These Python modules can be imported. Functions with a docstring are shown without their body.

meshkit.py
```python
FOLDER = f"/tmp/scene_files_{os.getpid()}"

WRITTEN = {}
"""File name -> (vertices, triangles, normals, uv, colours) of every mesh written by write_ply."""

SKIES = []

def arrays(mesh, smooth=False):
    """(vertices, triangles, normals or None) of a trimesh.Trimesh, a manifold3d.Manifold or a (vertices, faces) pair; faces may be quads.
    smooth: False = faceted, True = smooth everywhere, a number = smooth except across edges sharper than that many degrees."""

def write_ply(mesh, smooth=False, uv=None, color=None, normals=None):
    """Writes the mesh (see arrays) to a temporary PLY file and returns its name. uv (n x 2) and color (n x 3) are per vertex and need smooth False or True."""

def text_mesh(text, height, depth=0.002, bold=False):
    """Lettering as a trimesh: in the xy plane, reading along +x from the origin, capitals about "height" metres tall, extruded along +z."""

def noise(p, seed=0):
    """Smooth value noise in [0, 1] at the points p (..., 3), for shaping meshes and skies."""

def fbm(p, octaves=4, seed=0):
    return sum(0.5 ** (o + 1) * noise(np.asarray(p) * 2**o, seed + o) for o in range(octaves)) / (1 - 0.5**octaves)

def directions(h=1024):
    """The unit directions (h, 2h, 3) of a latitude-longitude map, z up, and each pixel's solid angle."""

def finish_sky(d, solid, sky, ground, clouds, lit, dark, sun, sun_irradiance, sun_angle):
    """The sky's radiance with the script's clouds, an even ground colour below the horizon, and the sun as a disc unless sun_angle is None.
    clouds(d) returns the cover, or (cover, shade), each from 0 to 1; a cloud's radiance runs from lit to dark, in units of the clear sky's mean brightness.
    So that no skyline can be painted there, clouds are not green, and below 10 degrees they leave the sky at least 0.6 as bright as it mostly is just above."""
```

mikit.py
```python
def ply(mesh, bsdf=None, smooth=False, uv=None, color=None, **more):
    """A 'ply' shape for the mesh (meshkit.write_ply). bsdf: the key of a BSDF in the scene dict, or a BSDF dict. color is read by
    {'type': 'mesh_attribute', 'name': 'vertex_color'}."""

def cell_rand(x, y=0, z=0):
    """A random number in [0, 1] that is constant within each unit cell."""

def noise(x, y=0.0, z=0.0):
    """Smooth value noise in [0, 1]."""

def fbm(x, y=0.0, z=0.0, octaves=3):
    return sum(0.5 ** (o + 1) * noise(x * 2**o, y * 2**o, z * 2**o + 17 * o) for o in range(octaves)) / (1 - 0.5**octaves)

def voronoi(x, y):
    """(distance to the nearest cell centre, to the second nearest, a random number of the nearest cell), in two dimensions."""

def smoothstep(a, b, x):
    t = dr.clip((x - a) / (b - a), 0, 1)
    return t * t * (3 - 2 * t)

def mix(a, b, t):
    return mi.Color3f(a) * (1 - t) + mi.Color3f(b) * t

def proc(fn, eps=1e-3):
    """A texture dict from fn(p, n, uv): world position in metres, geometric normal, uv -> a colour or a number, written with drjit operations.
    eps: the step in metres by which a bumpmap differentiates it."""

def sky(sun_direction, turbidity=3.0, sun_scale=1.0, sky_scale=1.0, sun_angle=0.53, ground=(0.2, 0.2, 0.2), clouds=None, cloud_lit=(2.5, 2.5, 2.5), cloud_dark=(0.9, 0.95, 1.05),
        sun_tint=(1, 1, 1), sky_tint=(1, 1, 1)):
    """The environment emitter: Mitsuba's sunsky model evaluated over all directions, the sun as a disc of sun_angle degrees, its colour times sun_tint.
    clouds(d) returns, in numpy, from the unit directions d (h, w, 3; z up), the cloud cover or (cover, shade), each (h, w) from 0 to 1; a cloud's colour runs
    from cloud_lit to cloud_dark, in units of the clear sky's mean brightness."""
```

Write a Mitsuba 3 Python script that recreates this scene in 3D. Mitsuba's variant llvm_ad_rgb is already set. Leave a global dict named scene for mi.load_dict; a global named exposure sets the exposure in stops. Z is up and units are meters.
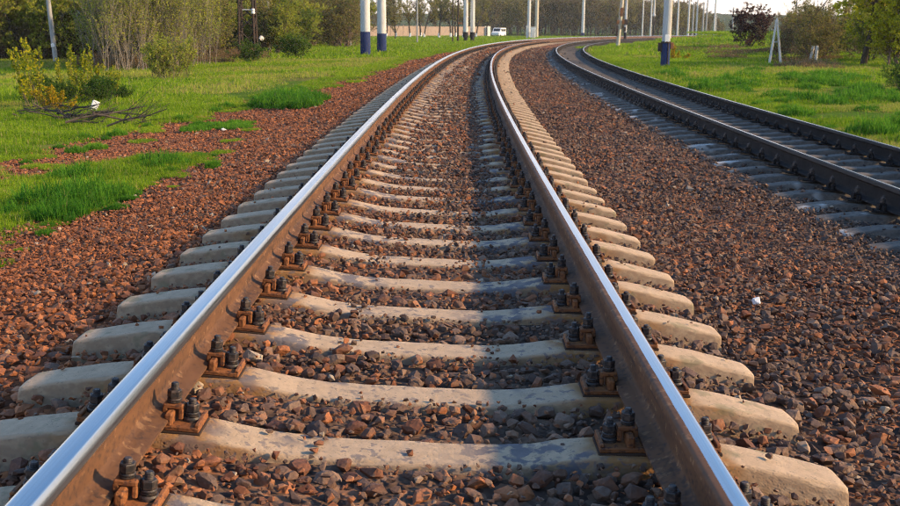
import math, numpy as np, trimesh, mitsuba as mi, drjit as dr, mikit, meshkit
from mikit import noise, fbm, voronoi, cell_rand, smoothstep, mix, proc
from scipy.spatial import cKDTree
T = mi.ScalarTransform4f
scene, labels = {}, {}

# ---------------------------------------------------------------- camera, sky, exposure
CAM_H, PITCH, ROLL = 1.0478, 0.21402, 0.008
fwd = np.array([0, math.cos(PITCH), -math.sin(PITCH)])
up0 = np.array([0, math.sin(PITCH), math.cos(PITCH)])
upv = -math.sin(ROLL) * np.array([1.0, 0, 0]) + math.cos(ROLL) * up0
scene['camera'] = {'type': 'thinlens', 'fov': 2 * math.degrees(math.atan(450 / 1041)), 'fov_axis': 'x',
                   'near_clip': 0.05, 'far_clip': 6000.0, 'aperture_radius': 0.0022, 'focus_distance': 4.6,
                   'to_world': T().look_at(origin=[0, 0, CAM_H], target=[0, fwd[1], CAM_H + fwd[2]], up=upv.tolist())}
SUN_EL, SUN_AZ = math.radians(24.5), math.radians(98.0)
SUN = [math.cos(SUN_EL) * math.sin(SUN_AZ), math.cos(SUN_EL) * math.cos(SUN_AZ), math.sin(SUN_EL)]


def cloud_cover(d):
    """A thin bright veil low over the horizon, thinning out upwards."""
    n = meshkit.fbm(d * np.array([3.0, 3.0, 9.0]), 4, 5)
    veil = np.clip(1.0 - d[..., 2] / 0.30, 0, 1) ** 0.8
    return np.clip(veil * (0.55 + 0.8 * n), 0, 0.95)


scene['sky'] = mikit.sky(SUN, turbidity=2.2, sun_scale=0.86, sky_scale=1.75, sun_angle=3.2, sky_tint=(0.85, 0.95, 1.05), sun_tint=(1.0, 0.89, 0.74), clouds=cloud_cover, cloud_lit=(3.0, 2.5, 2.15))
exposure = 2.55

# ---------------------------------------------------------------- the lie of the land
X0, HEAD, K0, K1 = -0.1184, -0.00266, 0.000926, 2.79e-5
CANT1, OFF2, CANT2, Z2, GRADE = 0.0698, 4.3536, 0.1108, -0.1904, -0.00028
_s = np.concatenate([np.linspace(-14, 0.9, 60), np.linspace(1, 60, 600), np.linspace(60.3, 330, 700)])
_k = np.where(_s < 1, 0, K0 + K1 * np.minimum(_s, 200))
_t = np.concatenate([[0], np.cumsum((_k[1:] + _k[:-1]) / 2 * np.diff(_s))])
_m = (_t[1:] + _t[:-1]) / 2
_x = np.concatenate([[0], np.cumsum(np.sin(_m) * np.diff(_s))])
_y = np.concatenate([[0], np.cumsum(np.cos(_m) * np.diff(_s))]) + _s[0]
TX = X0 + _x * math.cos(HEAD) + _y * math.sin(HEAD)
TY = -_x * math.sin(HEAD) + _y * math.cos(HEAD)
TH = _t + HEAD
_tree = cKDTree(np.c_[TX, TY])


def centre(s):
    return np.interp(s, _s, TX), np.interp(s, _s, TY), np.interp(s, _s, TH)


def to_world(s, off, z):
    """Points from distance along the near track, offset to its right and height over its rail tops."""
    x, y, a = centre(s)
    return np.stack([x + off * np.cos(a), y - off * np.sin(a), np.broadcast_to(z, np.shape(x + off)) + GRADE * np.asarray(s)], -1)


def to_track(x, y):
    x, y = np.asarray(x, float), np.asarray(y, float)
    _, i = _tree.query(np.stack([x, y], -1))
    dx, dy, a = x - TX[i], y - TY[i], TH[i]
    return _s[i] + dx * np.sin(a) + dy * np.cos(a), dx * np.cos(a) - dy * np.sin(a)


def cant_plane(off):
    """Height of the rail-top planes (both tracks lean into the bend)."""
    off = np.asarray(off, float)
    return np.where(off < 2.2, -CANT1 / 1.6 * off, Z2 - CANT2 / 1.6 * (off - OFF2))


_PO = np.array([-400, -120, -60, -15, -7, -4.5, -3.0, -2.0, -1.55, -1.35, -1.15, -1.0, -0.8, -0.5, 0, 0.5, 0.8, 1.0, 1.15, 1.35, 2.2, 3.0, 3.45, 4.35, 5.25, 5.7, 6.3, 8, 12, 25, 60, 120, 400])
_PZ = np.array([-1.1, -1.1, -1.0, -0.86, -0.76, -0.66, -0.54, -0.37, -0.292, -0.262, -0.245, -0.195, -0.187, -0.231, -0.272, -0.275, -0.258, -0.291, -0.335, -0.372, -0.40, -0.372, -0.385, -0.55, -0.605, -0.61, -0.63, -0.55, -0.50, -0.45, -0.6, -0.8, -0.9])


def lie(s, off):
    """Height of the ground surface (ballast top, verge, field)."""
    s, off = np.asarray(s, float), np.asarray(off, float)
    z = np.interp(off, _PO, _PZ) + GRADE * np.clip(s, -14, 330)
    a = np.abs(off + 0.0)
    w = np.clip((np.where(off < 0, -off - 4.2, off - 6.2)) / 4, 0, 1)
    p = np.stack([s, off, 0 * s], -1)
    bank = 1.15 * np.exp(-((s - 122) / 36) ** 2) * np.clip((off - 8.5) / 8, 0, 1) ** 2 * np.clip((90 - off) / 30, 0, 1)
    return z + bank + w * (0.22 * (meshkit.fbm(p * 0.12, 3, 7) - 0.5) + 0.10 * (meshkit.fbm(p * 0.6, 2, 9) - 0.5))


def ground_z(x, y):
    s, off = to_track(x, y)
    return lie(s, off)

# ---------------------------------------------------------------- helpers
def tag(key, label=None, category=None, group=None, kind=None):
    labels[key] = {k: v for k, v in (('label', label), ('category', category), ('group', group), ('kind', kind)) if v}


_used = {}


def numbered(name):
    n = _used.get(name, 0)
    _used[name] = n + 1
    return name if n == 0 else f'{name}_{n:03d}'


def ref(k):
    return {'type': 'ref', 'id': k}


def cat(ms):
    return trimesh.util.concatenate(ms)


def tri(v, f):
    return trimesh.Trimesh(np.asarray(v, float), np.asarray(f, int), process=False)


def box(sx, sy, sz, at=(0, 0, 0)):
    m = trimesh.creation.box((sx, sy, sz))
    m.apply_translation(at)
    return m


def rbox(sx, sy, sz, at=(0, 0, 0), b=0.003):
    """A box with chamfered edges."""
    h = np.array([sx, sy, sz]) / 2
    p = []
    for k in range(3):
        for a in np.ndindex(2, 2, 2):
            q = (np.array(a) * 2 - 1) * (h - b)
            q[k] = (a[k] * 2 - 1) * h[k]
            p.append(q)
    m = trimesh.convex.convex_hull(np.array(p))
    m.apply_translation(at)
    return m


def lathe(profile, n=20):
    """profile: (radius, z) rows from bottom to top, closed with the axis."""
    m = trimesh.creation.revolve(np.array(profile, float), sections=n)
    return m


def rod(a, b, r0, r1=None, n=8):
    a, b = np.array(a, float), np.array(b, float)
    r1 = r0 if r1 is None else r1
    m = lathe([(0, 0), (r0, 0), (r1, 1), (0, 1)], n)
    d = b - a
    L = np.linalg.norm(d)
    m.vertices[:, 2] *= L
    m.apply_transform(trimesh.geometry.align_vectors([0, 0, 1], d / L))
    m.apply_translation(a)
    return m


def tubes(P, R, sides=3):
    """Many tapered tubes at once: P (n, k, 3) centre lines, R (n, k) radii."""
    P, R = np.asarray(P, float), np.asarray(R, float)
    n, k, _ = P.shape
    t = np.gradient(P, axis=1)
    t /= np.linalg.norm(t, axis=2, keepdims=True) + 1e-9
    a = np.cross(t, np.where(np.abs(t[..., 2:]) < 0.9, [0, 0, 1.0], [1.0, 0, 0]))
    a /= np.linalg.norm(a, axis=2, keepdims=True) + 1e-9
    b = np.cross(t, a)
    g = np.arange(sides) * 2 * np.pi / sides
    V = P[:, :, None] + R[:, :, None, None] * (np.cos(g)[:, None] * a[:, :, None] + np.sin(g)[:, None] * b[:, :, None])
    i, j, l = np.meshgrid(np.arange(n), np.arange(k - 1), np.arange(sides), indexing='ij')
    o = i * k * sides + j * sides
    l2 = (l + 1) % sides
    q = np.stack([o + l, o + l2, o + sides + l2, o + sides + l], -1).reshape(-1, 4)
    return V.reshape(-1, 3), np.vstack([q[:, [0, 1, 2]], q[:, [0, 2, 3]]])


def frame(s, off, z=0.0, cant=0.0):
    """to_world of a track frame: x to the right along the sleeper (leaning with the cant), y along the track, z up."""
    x, y, a = centre(s)
    c = math.atan(cant / 1.6)
    ex = np.array([math.cos(a) * math.cos(c), -math.sin(a) * math.cos(c), -math.sin(c)])
    ey = np.array([math.sin(a), math.cos(a), 0])
    ez = np.cross(ex, ey)
    M = np.eye(4)
    M[:3, 0], M[:3, 1], M[:3, 2] = ex, ey, ez
    M[:3, 3] = to_world(s, off, z)
    return M


def place(x, y, rz=0.0, s=1.0, z=None, dz=0.0, lean=(0, 0)):
    M = T().translate([float(x), float(y), float((ground_z(x, y) if z is None else z) + dz)])
    return M.rotate([1, 0, 0], lean[0]).rotate([0, 1, 0], lean[1]).rotate([0, 0, 1], math.degrees(rz)).scale(float(s))


# ---------------------------------------------------------------- materials
def diffuse(fn, two=True):
    b = {'type': 'diffuse', 'reflectance': proc(fn) if callable(fn) else {'type': 'rgb', 'value': list(fn)}}
    return {'type': 'twosided', 'b': b} if two else b


def rough(fn, r=0.8, spec=0.3, metallic=0.0):
    return {'type': 'twosided', 'b': {'type': 'principled', 'base_color': proc(fn) if callable(fn) else {'type': 'rgb', 'value': list(fn)}, 'roughness': r, 'specular': spec, 'metallic': metallic}}


def bumped(b, fn, scale, eps=1e-3):
    inner = b['b'] if b['type'] == 'twosided' else b
    return {'type': 'twosided', 'b': {'type': 'bumpmap', 'tex': proc(fn, eps), 'scale': scale, 'inner': inner}}


def f_stone(p, n, uv):
    r, v = uv.x, uv.y
    g = mix(mix((0.056, 0.036, 0.029), (0.118, 0.070, 0.050), cell_rand(r * 977.0)), (0.205, 0.130, 0.088), r * r)
    o = mix((0.110, 0.043, 0.024), (0.350, 0.128, 0.050), r)
    c = mix(g, o, smoothstep(0.30, 0.70, v + 0.35 * (fbm(p.x * 45, p.y * 45, p.z * 45, 2) - 0.5)))
    c = mix(c, (0.32, 0.25, 0.18), smoothstep(0.988, 0.991, r))
    c = mix(c, (0.030, 0.027, 0.028), smoothstep(-0.05, -0.35, v) * 0.75)  # farther-track stones: oil stain, with their shade painted into the colour too
    k = 0.65 + 0.7 * fbm(p.x * 120, p.y * 120, p.z * 120, 3)
    return c * k


def f_stone_bump(p, n, uv):
    return fbm(p.x * 90, p.y * 90, p.z * 90, 3)


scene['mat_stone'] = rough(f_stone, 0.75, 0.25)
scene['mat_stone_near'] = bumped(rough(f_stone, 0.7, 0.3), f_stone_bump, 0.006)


def f_bed(p, n, uv):
    # uv = (distance along, offset across) in metres
    d1, d2, w = voronoi(uv.x * 22, uv.y * 26)
    v = mi.Float(0.34) * smoothstep(-0.9, -1.8, uv.y) + 0.30 * smoothstep(0.2, -1.2, uv.y) + 0.30 * smoothstep(3.4, 2.2, uv.y) * smoothstep(1.2, 1.8, uv.y) + (w - 0.5) * 0.5 + 0.16
    g = mix((0.056, 0.036, 0.029), (0.18, 0.115, 0.08), w)
    o = mix((0.110, 0.043, 0.024), (0.32, 0.118, 0.05), w)
    c = mix(g, o, smoothstep(0.25, 0.75, v))
    c = mix(c, (0.030, 0.027, 0.028), smoothstep(2.9, 3.5, uv.y) * 0.7)  # under the farther track the bed colour holds both oil and shade
    return c * (0.7 + 0.6 * noise(p.x * 1.3, p.y * 1.3))


def f_bed_bump(p, n, uv):
    d1, d2, w = voronoi(uv.x * 22, uv.y * 26)
    return smoothstep(0.75, 0.0, d1)


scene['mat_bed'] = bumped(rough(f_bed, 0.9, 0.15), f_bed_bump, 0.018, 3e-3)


def f_sleeper(p, n, uv):
    l, w = uv.x, uv.y            # metres from the sleeper's middle; 0 on top, 1 at the foot of its sides
    a = dr.abs(l)
    u, v, z = p.x * 0.8 + p.y * 0.6, p.y * 0.8 - p.x * 0.6, p.z
    n1, n2, n3 = fbm(u * 9, v * 9, z * 9, 3), fbm(u * 38, v * 38, z * 38, 4), fbm(u * 120, v * 120, z * 120, 2)
    wu, wv = u + 0.05 * (n1 - 0.5), v + 0.05 * (n2 - 0.5)
    c = mix((0.46, 0.340, 0.230), (0.41, 0.295, 0.195), n1)
    # ochre and rust washed off the plates, thickest on the sides below them
    gold = smoothstep(0.42, 0.12, dr.abs(a - 0.78) + 0.5 * (n1 - 0.5)) * smoothstep(0.0, 0.15, w + 0.25 * (n2 - 0.5) - 0.03)
    seat = smoothstep(0.27, 0.17, dr.abs(a - 0.80) + 0.16 * (n1 - 0.5))
    gold = dr.maximum(gold, seat * smoothstep(0.25, 0.6, n2 + 0.3 * n1))
    # ballast dust in the pores of the sides
    c = mix(c, mix((0.30, 0.205, 0.125), (0.20, 0.135, 0.09), n2), smoothstep(0.06, 0.26, w + 0.3 * (n1 - 0.5)) * (0.35 + 0.5 * smoothstep(0.30, 0.62, n2)))
    c = mix(c, mix((0.36, 0.185, 0.055), (0.20, 0.095, 0.045), n2), gold * 0.92)
    # tar and oil drips
    tar = smoothstep(0.42, 0.55, fbm(wu * 24, wv * 24, z * 24, 4)) * smoothstep(0.36, 0.14, dr.abs(a - 0.44)) * smoothstep(0.34, 0.50, fbm(p.x * 4, p.y * 4 + 3, 0, 2))
    drip = smoothstep(0.64, 0.74, fbm(wu * 42 + 7, wv * 42, z * 42, 2)) * smoothstep(1.0, 0.8, a)
    c = mix(c, (0.105, 0.105, 0.125), dr.minimum(dr.maximum(tar * 0.85, drip * 0.6), 1.0))
    c = mix(c, (0.18, 0.14, 0.10), smoothstep(0.66, 0.76, n3) * 0.55)
    lich = smoothstep(0.58, 0.72, fbm(wu * 14 + 3, wv * 14, z * 14, 4)) * smoothstep(0.95, 1.05, a)
    c = mix(c, (0.17, 0.16, 0.09), lich * 0.55)
    return c * (0.66 + 0.36 * n2 + 0.20 * n3)


def f_sleeper_bump(p, n, uv):
    return fbm(p.x * 60, p.y * 60, p.z * 60, 3) + 0.6 * noise(p.x * 220, p.y * 220, p.z * 220)


scene['mat_sleeper'] = bumped(rough(f_sleeper, 0.9, 0.2), f_sleeper_bump, 0.0032)


def f_sleeper_dark(p, n, uv):
    l = uv.x
    n1, n2 = fbm(p.x * 9, p.y * 9, p.z * 9, 3), fbm(p.x * 40, p.y * 40, p.z * 40, 3)
    c = mix((0.080, 0.067, 0.057), (0.165, 0.140, 0.118), n1)
    c = mix(c, (0.07, 0.065, 0.06), smoothstep(0.45, 0.62, n2) * 0.7)
    powder = smoothstep(0.60, 0.72, fbm(p.x * 5, p.y * 5, p.z * 5, 3)) * smoothstep(-0.95, -1.1, l)
    return mix(c, (0.46, 0.44, 0.41), powder * 0.7)


scene['mat_sleeper_dark'] = rough(f_sleeper_dark, 0.85, 0.25)


def f_rust(p, n, uv):
    a, b = fbm(p.x * 14, p.y * 14, p.z * 14, 3), fbm(p.x * 70, p.y * 70, p.z * 70, 3)
    c = mix((0.062, 0.031, 0.019), (0.160, 0.074, 0.033), fbm(p.x * 5 + 0.8 * a, p.y * 5, p.z * 22, 4))
    c = mix(c, (0.040, 0.025, 0.020), smoothstep(0.46, 0.70, 0.6 * b + 0.4 * fbm(p.x * 3, p.y * 3, p.z * 30, 3)) * 0.8)
    return mix(c, (0.27, 0.15, 0.075), smoothstep(0.62, 0.74, fbm(p.x * 34, p.y * 34, p.z * 34 + 5, 4)) * 0.5)


def f_rust_bump(p, n, uv):
    return fbm(p.x * 110, p.y * 110, p.z * 110, 3)


scene['mat_rail_rust'] = bumped(rough(f_rust, 0.75, 0.3), f_rust_bump, 0.003)


def f_rail_shade(p, n, uv):
    a, b = fbm(p.x * 9, p.y * 9, p.z * 9, 3), fbm(p.x * 60, p.y * 60, p.z * 60, 2)
    return mix((0.012, 0.011, 0.012), (0.030, 0.025, 0.023), a) * (0.7 + 0.6 * b)


scene['mat_rail_shade'] = rough(f_rail_shade, 0.85, 0.15)  # near black: the shade on the farther rails is put into the colour


def f_steel(p, n, uv):
    k = fbm(uv.x * 3.0, uv.y * 900, 0, 3)
    return mix((0.40, 0.41, 0.43), (0.54, 0.55, 0.57), k)


steel = {'type': 'principled', 'base_color': proc(f_steel), 'metallic': 1.0, 'roughness': proc(lambda p, n, uv: 0.11 + 0.22 * fbm(uv.x * 1.3, uv.y * 260, 3, 3)), 'anisotropic': 0.3}
worn = {'type': 'principled', 'base_color': {'type': 'rgb', 'value': [0.30, 0.29, 0.28]}, 'metallic': 1.0, 'roughness': 0.38}


def band(lo, hi):
    """Where the wheels keep the head bright: from lo to hi, in metres round the profile from the middle of the top."""
    def f(p, n, uv):
        e = 0.003 * (fbm(uv.x * 9, uv.y * 40, 0, 3) - 0.5)
        return smoothstep(lo - 0.0012, lo + 0.0012, uv.y + e) * smoothstep(hi + 0.0012, hi - 0.0012, uv.y + e)
    return f


def head_mat(lo, hi, rest):
    return {'type': 'twosided', 'b': {'type': 'blendbsdf', 'weight': proc(band(lo, hi)), 'a': {'type': 'principled', 'base_color': proc(rest), 'roughness': 0.7, 'specular': 0.3}, 'b': steel}}


scene['mat_head_left'] = head_mat(-0.0335, 0.075, f_rust)
scene['mat_head_right'] = head_mat(-0.011, 0.029, f_rust)
scene['mat_head_far'] = head_mat(-0.012, 0.020, f_rail_shade)


def f_plate(p, n, uv):
    a, b = fbm(p.x * 22, p.y * 22, p.z * 22, 3), fbm(p.x * 90, p.y * 90, p.z * 90, 3)
    c = mix((0.095, 0.035, 0.016), (0.29, 0.112, 0.036), a)
    c = mix(c, (0.055, 0.028, 0.020), smoothstep(0.52, 0.7, b) * 0.8)
    return c * (0.55 + 0.9 * noise(p.x * 1.9, p.y * 1.9, 2.5))


scene['mat_plate'] = bumped(rough(f_plate, 0.7, 0.3), f_rust_bump, 0.003)


def f_bolt(p, n, uv):
    b = fbm(p.x * 90, p.y * 90, p.z * 90, 3)
    return mix((0.018, 0.016, 0.016), (0.075, 0.050, 0.038), smoothstep(0.35, 0.8, b))


scene['mat_bolt'] = rough(f_bolt, 0.55, 0.45)
scene['mat_rubber'] = rough((0.045, 0.028, 0.020), 0.8, 0.2)


def f_ground(p, n, uv):
    a, b, c = fbm(p.x * 0.25, p.y * 0.25, 0, 3), fbm(p.x * 2.2, p.y * 2.2, 3, 3), fbm(p.x * 14, p.y * 14, 5, 3)
    g = mix((0.050, 0.110, 0.016), (0.12, 0.20, 0.028), b)
    g = mix(g, (0.19, 0.165, 0.05), smoothstep(0.50, 0.72, a) * 0.7)
    g = mix(g, (0.075, 0.048, 0.028), smoothstep(0.56, 0.70, c) * 0.6)
    return g * (0.65 + 0.7 * c)


scene['mat_ground'] = diffuse(f_ground)


def leafy(c0, c1, c2=None, amount=0.0, trans=0.45, patch=0.35):
    def f(p, n, uv):
        w = fbm(p.x * patch, p.y * patch, p.z * patch, 2)
        c = mix(c0, c1, dr.clip(uv.x * 0.65 + (w - 0.5) * 1.3 + 0.17, 0, 1))
        if c2 is not None:
            c = mix(c, c2, smoothstep(1 - amount, 1.02 - amount, uv.y))
        return c
    return {'type': 'principledthin', 'base_color': proc(f), 'roughness': 0.6, 'spec_trans': 0.0, 'diff_trans': trans * 2, 'eta': 1.35}


scene['mat_grass'] = leafy((0.095, 0.205, 0.013), (0.340, 0.470, 0.030), (0.42, 0.36, 0.13), 0.08, 0.45, 0.8)
scene['mat_grass_yellow'] = leafy((0.19, 0.30, 0.024), (0.46, 0.45, 0.085), (0.38, 0.30, 0.12), 0.22, 0.45, 0.6)
scene['mat_grass_deep'] = leafy((0.045, 0.165, 0.018), (0.165, 0.350, 0.030), (0.20, 0.2, 0.07), 0.03, 0.45, 0.8)
scene['mat_straw'] = leafy((0.17, 0.105, 0.065), (0.30, 0.20, 0.11), (0.12, 0.16, 0.03), 0.15, 0.3)
scene['mat_leaf_spring'] = leafy((0.20, 0.27, 0.030), (0.46, 0.46, 0.065), (0.24, 0.18, 0.08), 0.12)
scene['mat_leaf_olive'] = leafy((0.18, 0.19, 0.050), (0.36, 0.33, 0.090), (0.24, 0.16, 0.09), 0.25)
scene['mat_leaf_green'] = leafy((0.045, 0.105, 0.018), (0.13, 0.21, 0.032))
scene['mat_leaf_bud'] = leafy((0.16, 0.105, 0.070), (0.27, 0.185, 0.115), (0.18, 0.21, 0.05), 0.3)
scene['mat_leaf_plum'] = leafy((0.055, 0.025, 0.030), (0.130, 0.060, 0.060), (0.07, 0.07, 0.03), 0.15)
scene['mat_leaf_yellow'] = leafy((0.32, 0.34, 0.02), (0.60, 0.50, 0.02), (0.12, 0.2, 0.02), 0.3)
scene['mat_leaf_willow'] = leafy((0.36, 0.38, 0.018), (0.62, 0.58, 0.035), (0.16, 0.22, 0.02), 0.2)
scene['mat_leaf_gold'] = leafy((0.36, 0.22, 0.015), (0.55, 0.38, 0.02), (0.2, 0.24, 0.02), 0.3)
scene['mat_blossom'] = leafy((0.42, 0.45, 0.36), (0.62, 0.64, 0.55), (0.12, 0.18, 0.05), 0.3)


def bark(c0, c1):
    def f(p, n, uv):
        return mix(c0, c1, fbm(p.x * 6, p.y * 6, p.z * 2, 3))
    return diffuse(f)


scene['mat_bark'] = bark((0.060, 0.048, 0.040), (0.140, 0.115, 0.095))
scene['mat_bark_brown'] = bark((0.12, 0.088, 0.068), (0.24, 0.18, 0.14))
scene['mat_bark_pale'] = bark((0.16, 0.135, 0.11), (0.32, 0.275, 0.225))
scene['mat_bark_dark'] = bark((0.045, 0.038, 0.034), (0.110, 0.092, 0.080))


def weathered(c, dirt, amount=0.5, streak=True):
    def f(p, n, uv):
        a = fbm(p.x * 5, p.y * 5, p.z * (1.2 if streak else 5), 3)
        b = fbm(p.x * 30, p.y * 30, p.z * 12, 3)
        return mix(c, dirt, smoothstep(0.48, 0.75, 0.6 * a + 0.4 * b) * amount) * (0.86 + 0.28 * b)
    return rough(f, 0.85, 0.2)


scene['mat_pole_white'] = weathered((0.60, 0.59, 0.56), (0.33, 0.30, 0.26), 0.6)
scene['mat_pole_dull'] = weathered((0.46, 0.47, 0.47), (0.26, 0.25, 0.24), 0.6)
scene['mat_pole_cream'] = weathered((0.56, 0.50, 0.38), (0.34, 0.25, 0.17), 0.7)
scene['mat_pole_grey'] = weathered((0.36, 0.36, 0.35), (0.20, 0.19, 0.18), 0.6)
scene['mat_paint_blue'] = weathered((0.020, 0.035, 0.115), (0.05, 0.05, 0.06), 0.5)
scene['mat_paint_black'] = weathered((0.020, 0.022, 0.027), (0.06, 0.055, 0.05), 0.5)
scene['mat_paint_white'] = weathered((0.78, 0.78, 0.76), (0.45, 0.43, 0.38), 0.4, False)
scene['mat_iron'] = weathered((0.040, 0.032, 0.029), (0.10, 0.052, 0.032), 0.7, False)
scene['mat_rusty'] = weathered((0.24, 0.11, 0.05), (0.10, 0.05, 0.035), 0.7, False)
scene['mat_wall'] = weathered((0.36, 0.275, 0.225), (0.22, 0.17, 0.14), 0.6)
scene['mat_glass'] = rough((0.02, 0.025, 0.03), 0.08, 0.6)
scene['mat_tyre'] = rough((0.02, 0.02, 0.02), 0.9, 0.2)
scene['mat_blue_sheet'] = weathered((0.030, 0.075, 0.19), (0.06, 0.07, 0.10), 0.5)


def f_hill(p, n, uv):
    a, b = fbm(p.x * 0.03, p.y * 0.03, 0, 4), fbm(p.x * 0.15, p.y * 0.15, 4, 3)
    c = mix((0.022, 0.045, 0.022), (0.055, 0.085, 0.032), a)
    return c * (0.6 + 0.8 * b)


scene['mat_hill'] = diffuse(f_hill)

# ================================================================ THE SETTING
# ---------------------------------------------------------------- ground
def axis(lo, a, b, hi, step, ratio):
    mid = np.arange(a, b + 1e-6, step)
    out = lambda e, g: np.array([g + math.copysign(1, e - g) * step * (ratio ** k - 1) / (ratio - 1) for k in range(1, 200) if step * (ratio ** k - 1) / (ratio - 1) < abs(e - g)] + [e])
    return np.concatenate([out(lo, a)[::-1], mid, out(hi, b)])


def bed_edge(s):
    return np.interp(s, [0, 8, 13.6, 16.8, 21, 27, 35], [-5.2, -5.6, -6.0, -5.6, -5.2, -4.8, -4.75])


gx, gy = axis(-2500, -24, 26, 2500, 0.5, 1.10), axis(-600, -12, 80, 4200, 0.5, 1.05)
GX, GY = np.meshgrid(gx, gy, indexing='ij')
gs, go = to_track(GX, GY)
GZ = lie(gs, go)
inside = np.clip(np.minimum(go - bed_edge(gs), 6.55 - go) / 0.5, 0, 1) * ((gs > -14) & (gs < 320))
GZ = GZ - 0.28 * inside
dist = np.hypot(GX, GY)
# far off to the right front the land climbs to a wooded ridge
bear = np.degrees(np.arctan2(GX, GY))
ridge = np.clip((dist - 500) / 700, 0, 1) ** 1.2 * (17 + 4 * np.sin(bear * 0.11 + 0.5))
GZ = GZ + ridge * np.clip((bear + 60) / 30, 0, 1) * np.clip((dist < 2600) * 1.0, 0, 1)
I, J = np.meshgrid(np.arange(len(gx) - 1), np.arange(len(gy) - 1), indexing='ij')
q = np.stack([I * len(gy) + J, (I + 1) * len(gy) + J, (I + 1) * len(gy) + J + 1, I * len(gy) + J + 1], -1).reshape(-1, 4)
far_q = dist.ravel()[q].min(1) > 480
V = np.stack([GX, GY, GZ], -1).reshape(-1, 3)
scene['ground'] = mikit.ply((V, q[~far_q]), 'mat_ground', smooth=True)
tag('ground', 'green spring field on both sides of the railway', None, kind='structure')
# the ridge: the same land with the bumps of a closed wood on it
rr, bb = np.meshgrid(np.geomspace(470, 2600, 90), np.radians(np.arange(-70, 71, 0.35)), indexing='ij')
HX, HY = rr * np.sin(bb), rr * np.cos(bb)
bd = np.degrees(bb)
HZ = -1.1 + np.clip((rr - 500) / 700, 0, 1) ** 1.2 * (13 + 3 * np.sin(bd * 0.11 + 0.5)) * np.clip((bd + 60) / 30, 0, 1)
P3 = np.stack([HX * 0.03, HY * 0.03, 0 * HX], -1)
HZ = HZ + np.clip((rr - 620) / 100, 0, 1) * (2.6 * meshkit.noise(P3 * 3.3, 3) + 3.4 * meshkit.noise(P3 * 1.4, 5) - 1)
nb = bb.shape[1]
I, J = np.meshgrid(np.arange(rr.shape[0] - 1), np.arange(nb - 1), indexing='ij')
qh = np.stack([I * nb + J, I * nb + J + 1, (I + 1) * nb + J + 1, (I + 1) * nb + J], -1).reshape(-1, 4)
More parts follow.
